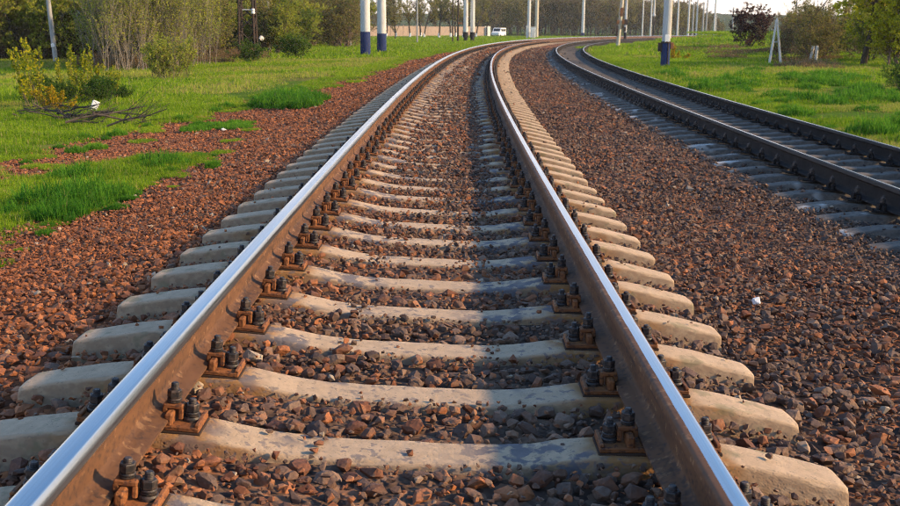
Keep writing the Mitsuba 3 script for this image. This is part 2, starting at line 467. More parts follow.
scene['hills'] = mikit.ply((np.stack([HX, HY, HZ], -1).reshape(-1, 3), qh[:, ::-1]), 'mat_hill', smooth=30)
tag('hills', 'low blue green wooded ridge on the horizon', None, kind='structure')

# ---------------------------------------------------------------- ballast bed
bs = np.concatenate([np.arange(-10, 30, 0.12), np.arange(30, 318, 0.8)])
bo = np.concatenate([[-7.4], np.arange(-6.9, 6.5, 0.1), [6.9]])
BS, BO = np.meshgrid(bs, bo, indexing='ij')
BZ = lie(BS, BO) - GRADE * np.clip(BS, -14, 330)
pb = np.stack([BS, BO, 0 * BS], -1)
BZ = BZ - 0.016 * (BS < 76) - 0.01 + 0.05 * (meshkit.fbm(pb * 7, 2, 3) - 0.5) + 0.03 * (meshkit.fbm(pb * 1.3, 2, 4) - 0.5) - 0.35 * np.clip(np.maximum(bed_edge(BS) - BO, BO - 6.4) / 0.5, 0, 1)
BP = to_world(BS, BO, BZ)
I, J = np.meshgrid(np.arange(len(bs) - 1), np.arange(len(bo) - 1), indexing='ij')
q = np.stack([I * len(bo) + J, (I * len(bo)) + J + 1, (I + 1) * len(bo) + J + 1, (I + 1) * len(bo) + J], -1).reshape(-1, 4)
scene['ballast_bed'] = mikit.ply((BP.reshape(-1, 3), q[:, ::-1]), 'mat_bed', smooth=True, uv=np.stack([BS, BO], -1).reshape(-1, 2))
tag('ballast_bed', 'broad bed of rusty brown crushed stone under both tracks', None, kind='structure')

# ---------------------------------------------------------------- sleepers: the shape, before the stones that lie against them
SL = np.array([0, 0.15, 0.30, 0.42, 0.52, 0.60, 0.66, 0.80, 0.94, 1.0, 1.06, 1.16, 1.28, 1.385, 1.40])
SZ = np.array([-0.264, -0.264, -0.262, -0.250, -0.232, -0.219, -0.216, -0.2135, -0.212, -0.213, -0.219, -0.234, -0.257, -0.279, -0.287])
SW = np.array([0.090, 0.090, 0.090, 0.090, 0.090, 0.089, 0.088, 0.088, 0.088, 0.088, 0.087, 0.086, 0.085, 0.083, 0.074])
SPACING = 0.548


def sleeper_top(l):
    return np.interp(np.abs(l), SL, SZ)


def sleeper_mesh(seed, fine=True):
    rng = np.random.default_rng(seed)
    l = np.concatenate([-SL[:0:-1], SL])
    if fine:
        l = np.unique(np.concatenate([l, np.linspace(-1.36, 1.36, 61)]))
    z, w = sleeper_top(l), np.interp(np.abs(l), SL, SW)
    depth = 0.17
    side = [(1, 1.0, -0.165, 1.0), (1, 0.62, -0.09, 0.8), (1, 0.26, -0.032, 0.45), (1, 0.12, -0.013, 0.25), (1, 0.05, -0.0065, 0.15), (1, 0.01, -0.0025, 0.08), (1, 0.0, -0.0003, 0.02), (0.90, 0, 0.0008, 0)]
    prof = [(-a, b, c, d) for a, b, c, d in side] + [(-0.5, 0, 0.0015, 0), (0, 0, 0.002, 0), (0.5, 0, 0.0015, 0)] + side[::-1]
    V, U = [], []
    for li, zi, wi in zip(l, z, w):
        for sx, spread, dz, wv in prof:
            inset = 0.005 if (abs(sx) == 1 and spread == 0) else 0.002 if spread == 0.01 else 0.0
            V.append((li, sx * (wi - inset) + math.copysign(spread * 0.052, sx) * (spread > 0), zi + dz))
            U.append((li, wv))
    V, U = np.array(V), np.array(U)
    n = len(prof)
    N = meshkit.fbm(V * 16 + seed * 3.7, 3, seed) - 0.5
    V[:, 2] += N * 0.006
    chip = np.clip(meshkit.fbm(V * 23 + 2 + seed, 3, seed + 70) - 0.56, 0, 1) * (np.abs(U[:, 1] - 0.1) < 0.1)
    V[:, 2] -= chip * 0.04
    V[:, 1] += (meshkit.fbm(V * 11 + 5 + seed, 3, seed + 50) - 0.5) * 0.009
    V[:, 0] += (meshkit.fbm(V * 14 + 9 + seed, 2, seed + 90) - 0.5) * 0.006 * (np.abs(V[:, 0]) > 1.2)
    k = len(l)
    I, J = np.meshgrid(np.arange(k - 1), np.arange(n - 1), indexing='ij')
    q = np.stack([I * n + J, (I + 1) * n + J, (I + 1) * n + J + 1, I * n + J + 1], -1).reshape(-1, 4)
    f = np.vstack([q[:, [0, 2, 1]], q[:, [0, 3, 2]]])
    caps = [(0, j, j + 1) for j in range(1, n - 1)], [((k - 1) * n, (k - 1) * n + j + 1, (k - 1) * n + j) for j in range(1, n - 1)]
    # end faces get vertices of their own so that their edges stay crisp
    e0, e1 = V[:n], V[-n:]
    V2 = np.vstack([V, e0, e1])
    U2 = np.vstack([U, U[:n], U[-n:]])
    o = len(V)
    f = np.vstack([f, np.array(caps[0]) + o, np.array(caps[1]) - (k - 1) * n + o + n])
    return (V2, f), U2


# sleeper stations: k-th sleeper from the camera
S0 = 2.525
N_NEAR, N_FAR2 = 172, 118            # sleepers that are things of their own on the near and on the far track
S1 = 6.30
near_s = S0 + SPACING * np.arange(-6, N_NEAR + 300)
far_s = S1 + 0.55 * np.arange(-16, N_FAR2 + 300)
near_s, far_s = near_s[near_s < 300], far_s[far_s < 300]
_r = np.random.default_rng(77)
near_j = _r.normal(0, 0.009, len(near_s))
near_y = _r.normal(0, 0.006, len(near_s))
far_j = _r.normal(0, 0.012, len(far_s))

# ---------------------------------------------------------------- stones
rng = np.random.default_rng(11)


def hulls(n, v, seed):
    r = np.random.default_rng(seed)
    out = []
    while len(out) < n:
        p = r.normal(size=(v, 3))
        p /= np.linalg.norm(p, axis=1, keepdims=True)
        p *= r.uniform(0.78, 1.0, (v, 1))
        # chop: broken stone has a few flat faces
        for _ in range(3):
            d = r.normal(size=3)
            d /= np.linalg.norm(d)
            h = r.uniform(0.45, 0.8)
            e = p @ d
            p = p - np.maximum(e - h, 0)[:, None] * d
        m = trimesh.convex.convex_hull(p)
        out.append((np.array(m.vertices) * np.array([1.0, r.uniform(0.65, 0.95), r.uniform(0.45, 0.75)]), np.array(m.faces)))
    return out


LOD = [hulls(40, 26, 1), hulls(40, 14, 2), hulls(30, 9, 3), hulls(20, 6, 4)]


def random_rot(n, r, tilt):
    """Mostly lying on their flat side: yaw at random, tilted by a normal angle."""
    yaw, ax, an = r.uniform(0, 2 * np.pi, n), r.uniform(0, 2 * np.pi, n), r.normal(0, tilt, n)
    c, s = np.cos(yaw), np.sin(yaw)
    Z = np.zeros((n, 3, 3))
    Z[:, 0, 0], Z[:, 0, 1], Z[:, 1, 0], Z[:, 1, 1], Z[:, 2, 2] = c, -s, s, c, 1
    k = np.stack([np.cos(ax), np.sin(ax), 0 * ax], -1)
    K = np.zeros((n, 3, 3))
    K[:, 0, 2], K[:, 1, 2], K[:, 2, 0], K[:, 2, 1] = k[:, 1], -k[:, 0], -k[:, 1], k[:, 0]
    R = np.eye(3) + np.sin(an)[:, None, None] * K + (1 - np.cos(an))[:, None, None] * (K @ K)
    return R @ Z


def stones_mesh(pos, rad, rot, lod, uv):
    """All stones as (vertices, faces, uv), grouped by the shape they share."""
    lib = LOD[lod]
    which = rng.integers(0, len(lib), len(pos))
    VV, FF, UU, at = [], [], [], 0
    for h, (v, f) in enumerate(lib):
        m = which == h
        if not m.any():
            continue
        w = np.einsum('nij,vj->nvi', rot[m], v) * rad[m][:, None, None] + pos[m][:, None]
        VV.append(w.reshape(-1, 3))
        FF.append((f[None] + (np.arange(m.sum()) * len(v))[:, None, None] + at).reshape(-1, 3))
        UU.append(np.repeat(uv[m], len(v), axis=0))
        at += m.sum() * len(v)
    return np.vstack(VV), np.vstack(FF), np.vstack(UU)


def rust_shade_zone(s, off):
    """Brake dust has dyed the stone left of the near track; the rest is darker, by the farther track with oil and painted shade."""
    p = np.stack([s, off, 0 * s], -1)
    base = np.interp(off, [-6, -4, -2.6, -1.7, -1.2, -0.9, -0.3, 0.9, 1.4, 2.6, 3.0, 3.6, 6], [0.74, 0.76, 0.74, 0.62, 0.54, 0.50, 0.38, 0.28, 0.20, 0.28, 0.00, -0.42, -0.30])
    return base + 0.35 * (meshkit.fbm(p * 0.9, 3, 21) - 0.5)


def on_sleeper(s, off, margin=0.0):
    """Height of a sleeper's top at these points, or -9."""
    out = np.full(np.shape(s), -9.0)
    for st, jit, o2, z2, cant in ((near_s, near_j, 0.0, 0.0, CANT1), (far_s, far_j, OFF2, Z2, CANT2)):
        k = np.clip(np.searchsorted(st, s), 1, len(st) - 1)
        d = np.minimum(np.abs(s - st[k]), np.abs(s - st[k - 1]))
        l = off - o2
        top = z2 - cant / 1.6 * l + sleeper_top(l)
        below = np.clip((d - 0.088) / 0.05, 0, 1)
        hit = (d < 0.14 + margin) & (np.abs(l) < 1.41 + margin)
        out = np.where(hit, np.maximum(out, top - below * 0.13), out)
    return out


def mound(s, off):
    """Where ballast lies heaped over the middles of the sleepers."""
    p = np.stack([s, off, 0 * s], -1)
    w = np.clip((s - 5.5) / 2.5, 0, 1) * np.exp(-((off - 0.22) / 0.30) ** 2)
    heap = 0.026 * w * np.clip(meshkit.fbm(p * np.array([0.7, 1.6, 1]), 2, 31) * 2.4 - 0.45, 0, 1)
    return heap + 0.018 * (meshkit.fbm(p * 3.1, 2, 8) - 0.5)


# near stones are dropped one by one onto what already lies there
CELL = 0.008
wx0, wx1, wy0, wy1 = -5.4, 5.2, 1.9, 9.2
nx, ny = int((wx1 - wx0) / CELL), int((wy1 - wy0) / CELL)
CX, CY = np.meshgrid(wx0 + (np.arange(nx) + 0.5) * CELL, wy0 + (np.arange(ny) + 0.5) * CELL, indexing='ij')
cs, co = to_track(CX, CY)
TARGET = lie(cs, co) + mound(cs, co)
SLP = on_sleeper(cs, co) + GRADE * cs
H = np.maximum(TARGET - 0.040, SLP)
cand = []
N_TRY = 240000
px, py = rng.uniform(wx0 + 0.1, wx1 - 0.1, N_TRY), rng.uniform(wy0 + 0.1, wy1 - 0.1, N_TRY)
keep = (np.abs(px) < 0.45 * py + 0.75)
ts, to_ = to_track(px, py)
keep &= (to_ > -5.4) & (to_ < 3.2)
px, py, ts, to_ = px[keep], py[keep], ts[keep], to_[keep]
prad = np.clip(rng.lognormal(math.log(0.0255), 0.38, len(px)), 0.010, 0.050)
prad = prad * np.interp(to_, [-2.5, -1.5, 1.3, 2.2], [0.92, 1.0, 1.0, 0.95])
prad = np.where(rng.uniform(size=len(px)) < 0.45, rng.uniform(0.009, 0.017, len(px)), prad)
order = np.argsort(-prad + rng.normal(0, 0.012, len(prad)))
px, py, ts, to_, prad = px[order], py[order], ts[order], to_[order], prad[order]
flat = rng.uniform(0.50, 0.68, len(px))
stray = (rng.uniform(size=len(px)) < 0.012) & (prad < 0.021)          # a few stones stay lying on the concrete
got = np.zeros(len(px), bool)
pz = np.zeros(len(px))
tops = np.zeros(len(px))
ii, jj = ((px - wx0) / CELL).astype(int), ((py - wy0) / CELL).astype(int)
discs = {}
for k in range(2, 8):
    a, b = np.mgrid[-k:k + 1, -k:k + 1]
    discs[k] = np.sqrt(np.clip(1 - (a * a + b * b) / (k + 0.4) ** 2, 0, 1))
for m in range(len(px)):
    k = min(max(int(round(prad[m] * 0.85 / CELL)), 2), 7)
    i, j, bowl = ii[m], jj[m], discs[k]
    win = H[i - k:i + k + 1, j - k:j + k + 1]
    c = prad[m] * flat[m]
    need = np.where(bowl > 0.05, win + c * bowl, -9)
    z = np.partition(need.ravel(), -max(3, need.size // 6))[-max(3, need.size // 6)]
    over = z + 0.5 * c - TARGET[i, j]
    sl = SLP[i, j]
    if sl > TARGET[i, j] - 0.004 and not stray[m]:
        continue
    if over > (0.014 if not stray[m] else 0.2):
        continue
    got[m], pz[m] = True, z
    np.maximum(win, np.where(bowl > 0.05, z + c * bowl * 0.9, -9), out=win)
px, py, pz, prad, ts, to_ = px[got], py[got], pz[got], prad[got], ts[got], to_[got]
pos = np.c_[px, py, pz]
uvs = np.c_[rng.uniform(0, 1, len(px)), rust_shade_zone(ts, to_) + 0.05 + rng.normal(0, 0.19, len(px))]
rot = random_rot(len(px), rng, 0.38)
vis = H[((px - wx0) / CELL).astype(int), ((py - wy0) / CELL).astype(int)] < pz + prad * 0.75
score = prad / np.hypot(px, py) * vis * (np.abs(px) < 0.44 * py + 0.05) * (py > 2.75)
big = np.argsort(-score)[:300]
for m in big:
    v, f, u = stones_mesh(pos[m:m + 1], prad[m:m + 1], rot[m:m + 1], 0, uvs[m:m + 1])
    scene['ballast_bed__' + numbered('stone')] = mikit.ply((v, f), 'mat_stone_near', uv=u)
rest = np.ones(len(px), bool)
rest[big] = False
near = rest & (py < 6.5) & (prad > 0.018)
print('near stones', len(px))
pieces = [stones_mesh(pos[near], prad[near], rot[near], 1, uvs[near]), stones_mesh(pos[rest & ~near], prad[rest & ~near], rot[rest & ~near], 2, uvs[rest & ~near])]


def scatter(y0, y1, density, size, lod, seed, layers=1):
    """Stones farther off: thrown evenly over the surface."""
    r = np.random.default_rng(seed)
    w = 0.45 * y1 + 2.0
    n = int(density * (y1 - y0) * 2 * w)
    x, y = r.uniform(-w, w, n), r.uniform(y0, y1, n)
    k = np.abs(x) < 0.45 * y + 1.0
    x, y = x[k], y[k]
    s, o = to_track(x, y)
    k = (o > bed_edge(s) - 0.1) & (o < 6.35) & ~((y < 9.1) & (o < 3.15))
    x, y, s, o = x[k], y[k], s[k], o[k]
    z = lie(s, o) + mound(s, o)
    sl = on_sleeper(s, o) + GRADE * s
    rad = np.clip(r.lognormal(math.log(size), 0.28, len(x)), size * 0.5, size * 1.8)
    k = (sl < z + 0.002) | (r.uniform(size=len(x)) < 0.01)
    x, y, s, o, z, rad, sl = x[k], y[k], s[k], o[k], z[k], rad[k], sl[k]
    z = np.maximum(z + r.uniform(-0.046, -0.004, len(x)), sl + 0.3 * rad)
    return stones_mesh(np.c_[x, y, z], rad, random_rot(len(x), r, 0.4), lod, np.c_[r.uniform(0, 1, len(x)), rust_shade_zone(s, o) + r.normal(0, 0.24, len(x))])


pieces += [scatter(6.0, 15.0, 900, 0.026, 2, 5), scatter(15.0, 28.0, 430, 0.034, 3, 6), scatter(28.0, 48.0, 170, 0.050, 3, 7), scatter(48.0, 78.0, 60, 0.085, 3, 8)]
V, F, U, at = [], [], [], 0
for v, f, u in pieces:
    V.append(v), F.append(f + at), U.append(u)
    at += len(v)
V, F, U = np.vstack(V), np.vstack(F), np.vstack(U)
print('gravel triangles', len(F))
scene['ballast_bed__gravel'] = mikit.ply((V, F), 'mat_stone', uv=U)
tag('ballast_bed__gravel', kind='stuff')
del H, CX, CY, cs, co, SLP, TARGET

# ================================================================ THE TRACKS
# ---------------------------------------------------------------- rails
HALF = [(0, .180), (.014, .1799), (.024, .1793), (.031, .1775), (.0350, .1735), (.0368, .168), (.0375, .150), (.0375, .1458), (.0362, .1440)]
UNDER = [(.0362, .1440), (.020, .1385), (.0125, .1345), (.0098, .127), (.0090, .105), (.0090, .075), (.0095, .046), (.0125, .036), (.0200, .0290), (.0300, .0250)]
FOOT = [(.0300, .0250), (.052, .0180), (.0700, .0125), (.0750, .0105), (.0752, .0030), (.0735, 0), (-.0735, 0), (-.0752, .0030), (-.0750, .0105), (-.0700, .0125), (-.052, .0180), (-.0300, .0250)]
WORN = [(0, .180), (.010, .1798), (.016, .1792), (.0195, .1780), (.0222, .1752), (.0262, .1692), (.0300, .1635), (.0325, .158), (.0355, .150), (.0372, .1458), (.0362, .1440)]


def rail(name, off, side, cant, z0, mats, gauge_worn, label):
    """side: +1 for the right-hand rail of its track, -1 for the left-hand one."""
    s = np.concatenate([np.arange(-11, 60, 0.4), np.arange(60, 318, 1.0)])
    x, y, a = centre(s)
    c = math.atan(cant / 1.6)
    ca, sa = np.cos(a), np.sin(a)
    ex = np.stack([ca * math.cos(c), -sa * math.cos(c), np.full_like(s, -math.sin(c))], -1)
    ez = np.stack([ca * math.sin(c), -sa * math.sin(c), np.full_like(s, math.cos(c))], -1)
    tilt = -side / 20.0                                   # rails lean inwards
    o0 = to_world(s, off, z0)

    def sweep(part, prof, mat, smooth):
        prof = np.array(prof, float)
        px_, pz_ = prof[:, 0], prof[:, 1] - 0.180
        lx, lz = px_ + tilt * pz_ * 1.0, pz_ - tilt * px_
        P = o0[:, None] + lx[None, :, None] * ex[:, None] + lz[None, :, None] * ez[:, None]
        n = len(prof)
        per = np.concatenate([[0], np.cumsum(np.hypot(np.diff(prof[:, 0]), np.diff(prof[:, 1])))])
        per -= per[np.argmax(prof[:, 1])] if part == 'head' else 0
        I, J = np.meshgrid(np.arange(len(s) - 1), np.arange(n - 1), indexing='ij')
        q = np.stack([I * n + J, I * n + J + 1, (I + 1) * n + J + 1, (I + 1) * n + J], -1).reshape(-1, 4)
        U = np.stack(np.broadcast_arrays(s[:, None], per[None]), -1).reshape(-1, 2)
        scene[f'{name}__{part}'] = mikit.ply((P.reshape(-1, 3), q), mat, smooth=smooth, uv=U)

    r = HALF if not (gauge_worn and side > 0) else WORN
    l = HALF if not (gauge_worn and side < 0) else WORN
    inner = WORN if gauge_worn else HALF
    # profile runs from the outer side to the inner side for a left rail, the other way for a right one
    lft = [(-a_, b_) for a_, b_ in (HALF if side < 0 else inner)]
    rgt = inner if side < 0 else HALF
    head = lft[::-1] + rgt[1:]
    sweep('head', head, mats[0], True)
    web = [(-a_, b_) for a_, b_ in UNDER]
    sweep('web', web[::-1], mats[1], True)
    scene[f'{name}__web_001'] = None
    del scene[f'{name}__web_001']
    scene_web_left = scene.pop(f'{name}__web')
    sweep('web', UNDER, mats[1], True)
    scene[f'{name}__web_001'] = scene_web_left
    sweep('foot', FOOT, mats[1], False)
    tag(name, label, 'rail', 'rails of the two tracks')


rail('steel_rail', -0.7975, -1, CANT1, CANT1 / 2, ('mat_head_left', 'mat_rail_rust'), True, 'near track outer rail on the left, wide bright blue top and sunlit rusty orange side')
rail('steel_rail_001', 0.7975, 1, CANT1, -CANT1 / 2, ('mat_head_right', 'mat_rail_rust'), False, 'near track inner rail on the right, narrow bright top over a dark shaded side')
rail('steel_rail_002', OFF2 - 0.7975, -1, CANT2, Z2 + CANT2 / 2, ('mat_head_far', 'mat_rail_shade'), False, 'shade darkened rail of the farther track on the side of the near track')
rail('steel_rail_003', OFF2 + 0.7975, 1, CANT2, Z2 - CANT2 / 2, ('mat_head_far', 'mat_rail_shade'), False, 'shade darkened rail of the farther track along the right grass verge')

# ---------------------------------------------------------------- fastenings (rail-seat frame: x outwards or inwards across the rail, z = 0 at the rail's underside)
def hexa(r, h, z, rot=0.0):
    m = trimesh.creation.cylinder(r, h, sections=6)
    m = trimesh.convex.convex_hull(np.vstack([m.vertices * [0.9, 0.9, 1], m.vertices * [1, 1, 0.78]]))
    m.apply_transform(trimesh.transformations.rotation_matrix(rot, [0, 0, 1]))
    m.apply_translation([0, 0, z + h / 2])
    return m


def stud(h, z0, r=0.011):
    """A threaded end: rings stacked on each other."""
    pr = [(0, z0)]
    n = int(h / 0.0035)
    for k in range(n):
        pr += [(r, z0 + k * h / n), (r * 0.86, z0 + (k + 0.5) * h / n)]
    pr += [(r * 0.75, z0 + h), (0, z0 + h)]
    return lathe(pr, 12)


def coil(z):
    return lathe([(0, z), (0.020, z), (0.0225, z + 0.003), (0.0225, z + 0.006), (0.019, z + 0.0075), (0.0225, z + 0.009), (0.0225, z + 0.012), (0.020, z + 0.015), (0, z + 0.015)], 14)


def bolt_mesh(seed, z, tall):
    r = np.random.default_rng(seed)
    return cat([coil(z), hexa(0.0225, 0.026, z + 0.015, r.uniform(0, 1)), stud(tall, z + 0.041, 0.0125)])


pd = 0.068                                                # half the plate's width along the track
plate = cat([rbox(0.375, 2 * pd, 0.016, (0, 0, -0.013), 0.003), rbox(0.024, 2 * pd - 0.004, 0.040, (-0.091, 0, 0.012), 0.005), rbox(0.024, 2 * pd - 0.004, 0.040, (0.091, 0, 0.012), 0.005),
             rbox(0.014, 2 * pd - 0.006, 0.012, (-0.180, 0, 0.000), 0.003), rbox(0.014, 2 * pd - 0.006, 0.012, (0.180, 0, 0.000), 0.003)])
pad = rbox(0.384, 2 * pd + 0.004, 0.010, (0, 0, -0.0262), 0.002)
clamp = lambda sx: cat([rbox(0.062, 0.052, 0.016, (sx * 0.095, 0, 0.041), 0.004), rbox(0.016, 0.052, 0.024, (sx * 0.071, 0, 0.0265), 0.003), rbox(0.014, 0.052, 0.034, (sx * 0.120, 0, 0.018), 0.003)])
plate_ply, pad_ply = mikit.ply(plate, 'mat_plate'), mikit.ply(pad, 'mat_rubber')
clamp_ply = {sx: mikit.ply(clamp(sx), 'mat_plate') for sx in (-1, 1)}


def shifted(m, x, y=0.0):
    m = m.copy()
    m.apply_translation([x, y, 0])
    return m


clamp_bolts = {(sx, v): mikit.ply(shifted(bolt_mesh(v, 0.049, 0.013 + 0.005 * v), sx * 0.093), 'mat_bolt', smooth=30) for sx in (-1, 1) for v in range(3)}
anchor_bolts = {(sx, v): mikit.ply(shifted(cat([lathe([(0, -0.005), (0.028, -0.005), (0.028, 0.004), (0.025, 0.009), (0, 0.009)], 16), bolt_mesh(v + 9, 0.009, 0.011 + 0.005 * v)]), sx * 0.150), 'mat_bolt', smooth=30)
                for sx in (-1, 1) for v in range(3)}
# simple joined fastenings for sleepers farther off
def fast_mesh(bolts):
    ms = [plate] + [clamp(sx) for sx in (-1, 1)]
    return cat(ms)


def low_bolt(x, z, h):
    return cat([shifted(hexa(0.0235, 0.042, z), x), shifted(lathe([(0, z + .042), (0.0125, z + .042), (0.009, z + .042 + h), (0, z + .042 + h)], 6), x)])


set_iron = mikit.ply(fast_mesh(False), 'mat_plate')
low_bolts = {(sx, w): mikit.ply(low_bolt(sx * (0.093 if w else 0.150), 0.049 if w else 0.0, 0.016), 'mat_bolt') for sx in (-1, 1) for w in (0, 1)}
plate_dark = mikit.ply(fast_mesh(False), 'mat_rail_shade')  # farther-track plates, in the same colour with the shade painted in
all_low = cat([low_bolt(sx * x, z, 0.016) for sx in (-1, 1) for x, z in ((0.093, 0.049), (0.150, 0.0))])
low_set = mikit.ply(cat([fast_mesh(False), all_low]), 'mat_bolt')


def seat(M, side):
    """Frame of a rail seat on a sleeper whose frame is M."""
    t = -side / 20.0
    S = np.eye(4)
    S[:3, :3] = [[1, 0, t], [0, 1, 0], [-t, 0, 1]]
    S[:3, 3] = [side * 0.7975 + t * -0.18, 0, -0.18]
    return M @ S


ORD = ['first', 'second', 'third', 'fourth', 'fifth', 'sixth', 'seventh', 'eighth', 'ninth', 'tenth', 'eleventh', 'twelfth', 'thirteenth', 'fourteenth', 'fifteenth', 'sixteenth']
beams = [mikit.ply(*(lambda r: (r[0],))(sleeper_mesh(k)), 'mat_sleeper', smooth=True, uv=sleeper_mesh(k)[1]) for k in range(7)]
beams_dark = [mikit.ply(sleeper_mesh(k + 20, False)[0], 'mat_sleeper_dark', smooth=True, uv=sleeper_mesh(k + 20, False)[1]) for k in range(4)]
srng = np.random.default_rng(5)
first_seen = next(i for i, s in enumerate(near_s) if s > 2.6)
count = 0
rest_near = []
beams_plain = [mikit.ply(sleeper_mesh(k, False)[0], 'mat_sleeper', smooth=True, uv=sleeper_mesh(k, False)[1]) for k in range(4)]
for i, s in enumerate(near_s):
    M = frame(s + near_j[i], near_y[i], 0, CANT1)
    a = srng.normal(0, 0.006)
    M = M @ np.array([[math.cos(a), -math.sin(a), 0, 0], [math.sin(a), math.cos(a), 0, 0], [0, 0, 1, 0], [0, 0, 0, 1.0]])
    k = i - first_seen
    if k < -2:
        continue
    if count >= N_NEAR:
        rest_near.append(M)
        continue
    key = numbered('concrete_sleeper')
    count += 1
    TW = mi.ScalarTransform4f(M)
    if k < 46:
        scene[key + '__beam'] = {**(beams[srng.integers(0, 7)] if k < 14 else beams_plain[srng.integers(0, 4)]), 'to_world': TW}
        for side in (-1, 1):
            S = mi.ScalarTransform4f(seat(M, side))
            pk = key + '__base_plate' + ('' if side < 0 else '_001')
            if k < 15:
                scene[pk] = {**plate_ply, 'to_world': S}
                scene[pk + '__pad'] = {**pad_ply, 'to_world': S}
                for sx, num in ((-1, ''), (1, '_001')):
                    scene[pk + '__clamp' + num] = {**clamp_ply[sx], 'to_world': S}
                    scene[pk + '__clamp_bolt' + num] = {**clamp_bolts[sx, int(srng.integers(0, 3))], 'to_world': S}
                    scene[pk + '__anchor_bolt' + num] = {**anchor_bolts[sx, int(srng.integers(0, 3))], 'to_world': S}
            else:
                scene[pk] = {**set_iron, 'to_world': S}
                for sx, num in ((-1, ''), (1, '_001')):
                    scene[pk + '__clamp_bolt' + num] = {**low_bolts[sx, 1], 'to_world': S}
                    scene[pk + '__anchor_bolt' + num] = {**low_bolts[sx, 0], 'to_world': S}
    else:
        scene[key + '__beam'] = {**beams_plain[srng.integers(0, 4)], 'to_world': TW}
        for side in (-1, 1):
            scene[key + '__fastening' + ('' if side < 0 else '_001')] = {**low_set, 'to_world': mi.ScalarTransform4f(seat(M, side))}
    if 0 <= k < len(ORD):
        look = 'pale concrete sleeper'
        tag(key, f'{look}, {ORD[k]} of the near track counted up from the bottom edge', 'sleeper', 'concrete sleepers of the near track')
    elif k < 0:
        tag(key, 'concrete sleeper of the near track below the bottom edge of the photo', 'sleeper', 'concrete sleepers of the near track')
    else:
        tag(key, 'concrete sleeper of the near track in the close run beyond its sixteenth', 'sleeper', 'concrete sleepers of the near track')
beam_v, beam_u = [], []
for l in (-1.4, -1.05, -0.6, -0.3, 0.3, 0.6, 1.05, 1.4):
    for sy, dz, wv in ((-1.3, -0.09, 0.8), (-1, 0, 0.1), (1, 0, 0.1), (1.3, -0.09, 0.8)):
        beam_v.append((l, sy * 0.088, float(sleeper_top(l)) + dz))
        beam_u.append((l, wv))
beam_v, bu = np.array(beam_v), np.array(beam_u)
_i, _j = np.meshgrid(np.arange(7), np.arange(3), indexing='ij')
_q = np.stack([_i * 4 + _j, (_i + 1) * 4 + _j, (_i + 1) * 4 + _j + 1, _i * 4 + _j + 1], -1).reshape(-1, 4)
beam_f = np.vstack([_q[:, [0, 1, 2]], _q[:, [0, 2, 3]]])


def joined(mats, name, mat, what):
    v = np.c_[beam_v, np.ones(len(beam_v))]
    VV = np.vstack([(v @ M.T)[:, :3] for M in mats])
    FF = np.vstack([beam_f + i * len(beam_v) for i in range(len(mats))])
    scene[name] = mikit.ply((VV, FF), mat, smooth=False, uv=np.tile(bu, (len(mats), 1)))
    tag(name, what, 'sleepers', kind='stuff')


joined(rest_near, 'distant_sleepers', 'mat_sleeper', 'far run of concrete sleepers of the near track beyond the bend')
rest_far, count = [], 0
for i, s in enumerate(far_s):
    M = frame(s + far_j[i], OFF2, Z2, CANT2)
    if s < 5.2:
        continue
    if count >= N_FAR2:
        rest_far.append(M)
        continue
    key = numbered('oily_sleeper')
    scene[key + '__beam'] = {**beams_dark[srng.integers(0, 4)], 'to_world': mi.ScalarTransform4f(M)}
    for side in (-1, 1):
        S = mi.ScalarTransform4f(seat(M, side))
        pk = key + '__base_plate' + ('' if side < 0 else '_001')
        if count < 24:
            scene[pk] = {**plate_dark, 'to_world': S}
            for sx, num in ((-1, ''), (1, '_001')):
                scene[pk + '__clamp_bolt' + num] = {**low_bolts[sx, 1], 'to_world': S}
        else:
            scene[pk] = {**low_set, 'to_world': S}
    if 3 <= count < 3 + 10:
        tag(key, f'dark oily concrete sleeper of the farther track, {ORD[count - 3]} from the right edge of the photo', 'sleeper', 'oily sleepers of the farther track')
    else:
        tag(key, 'dark oily concrete sleeper of the farther track away from the right edge run', 'sleeper', 'oily sleepers of the farther track')
    count += 1
joined(rest_far, 'distant_oily_sleepers', 'mat_sleeper_dark', 'far run of dark sleepers of the farther track beyond the bend')

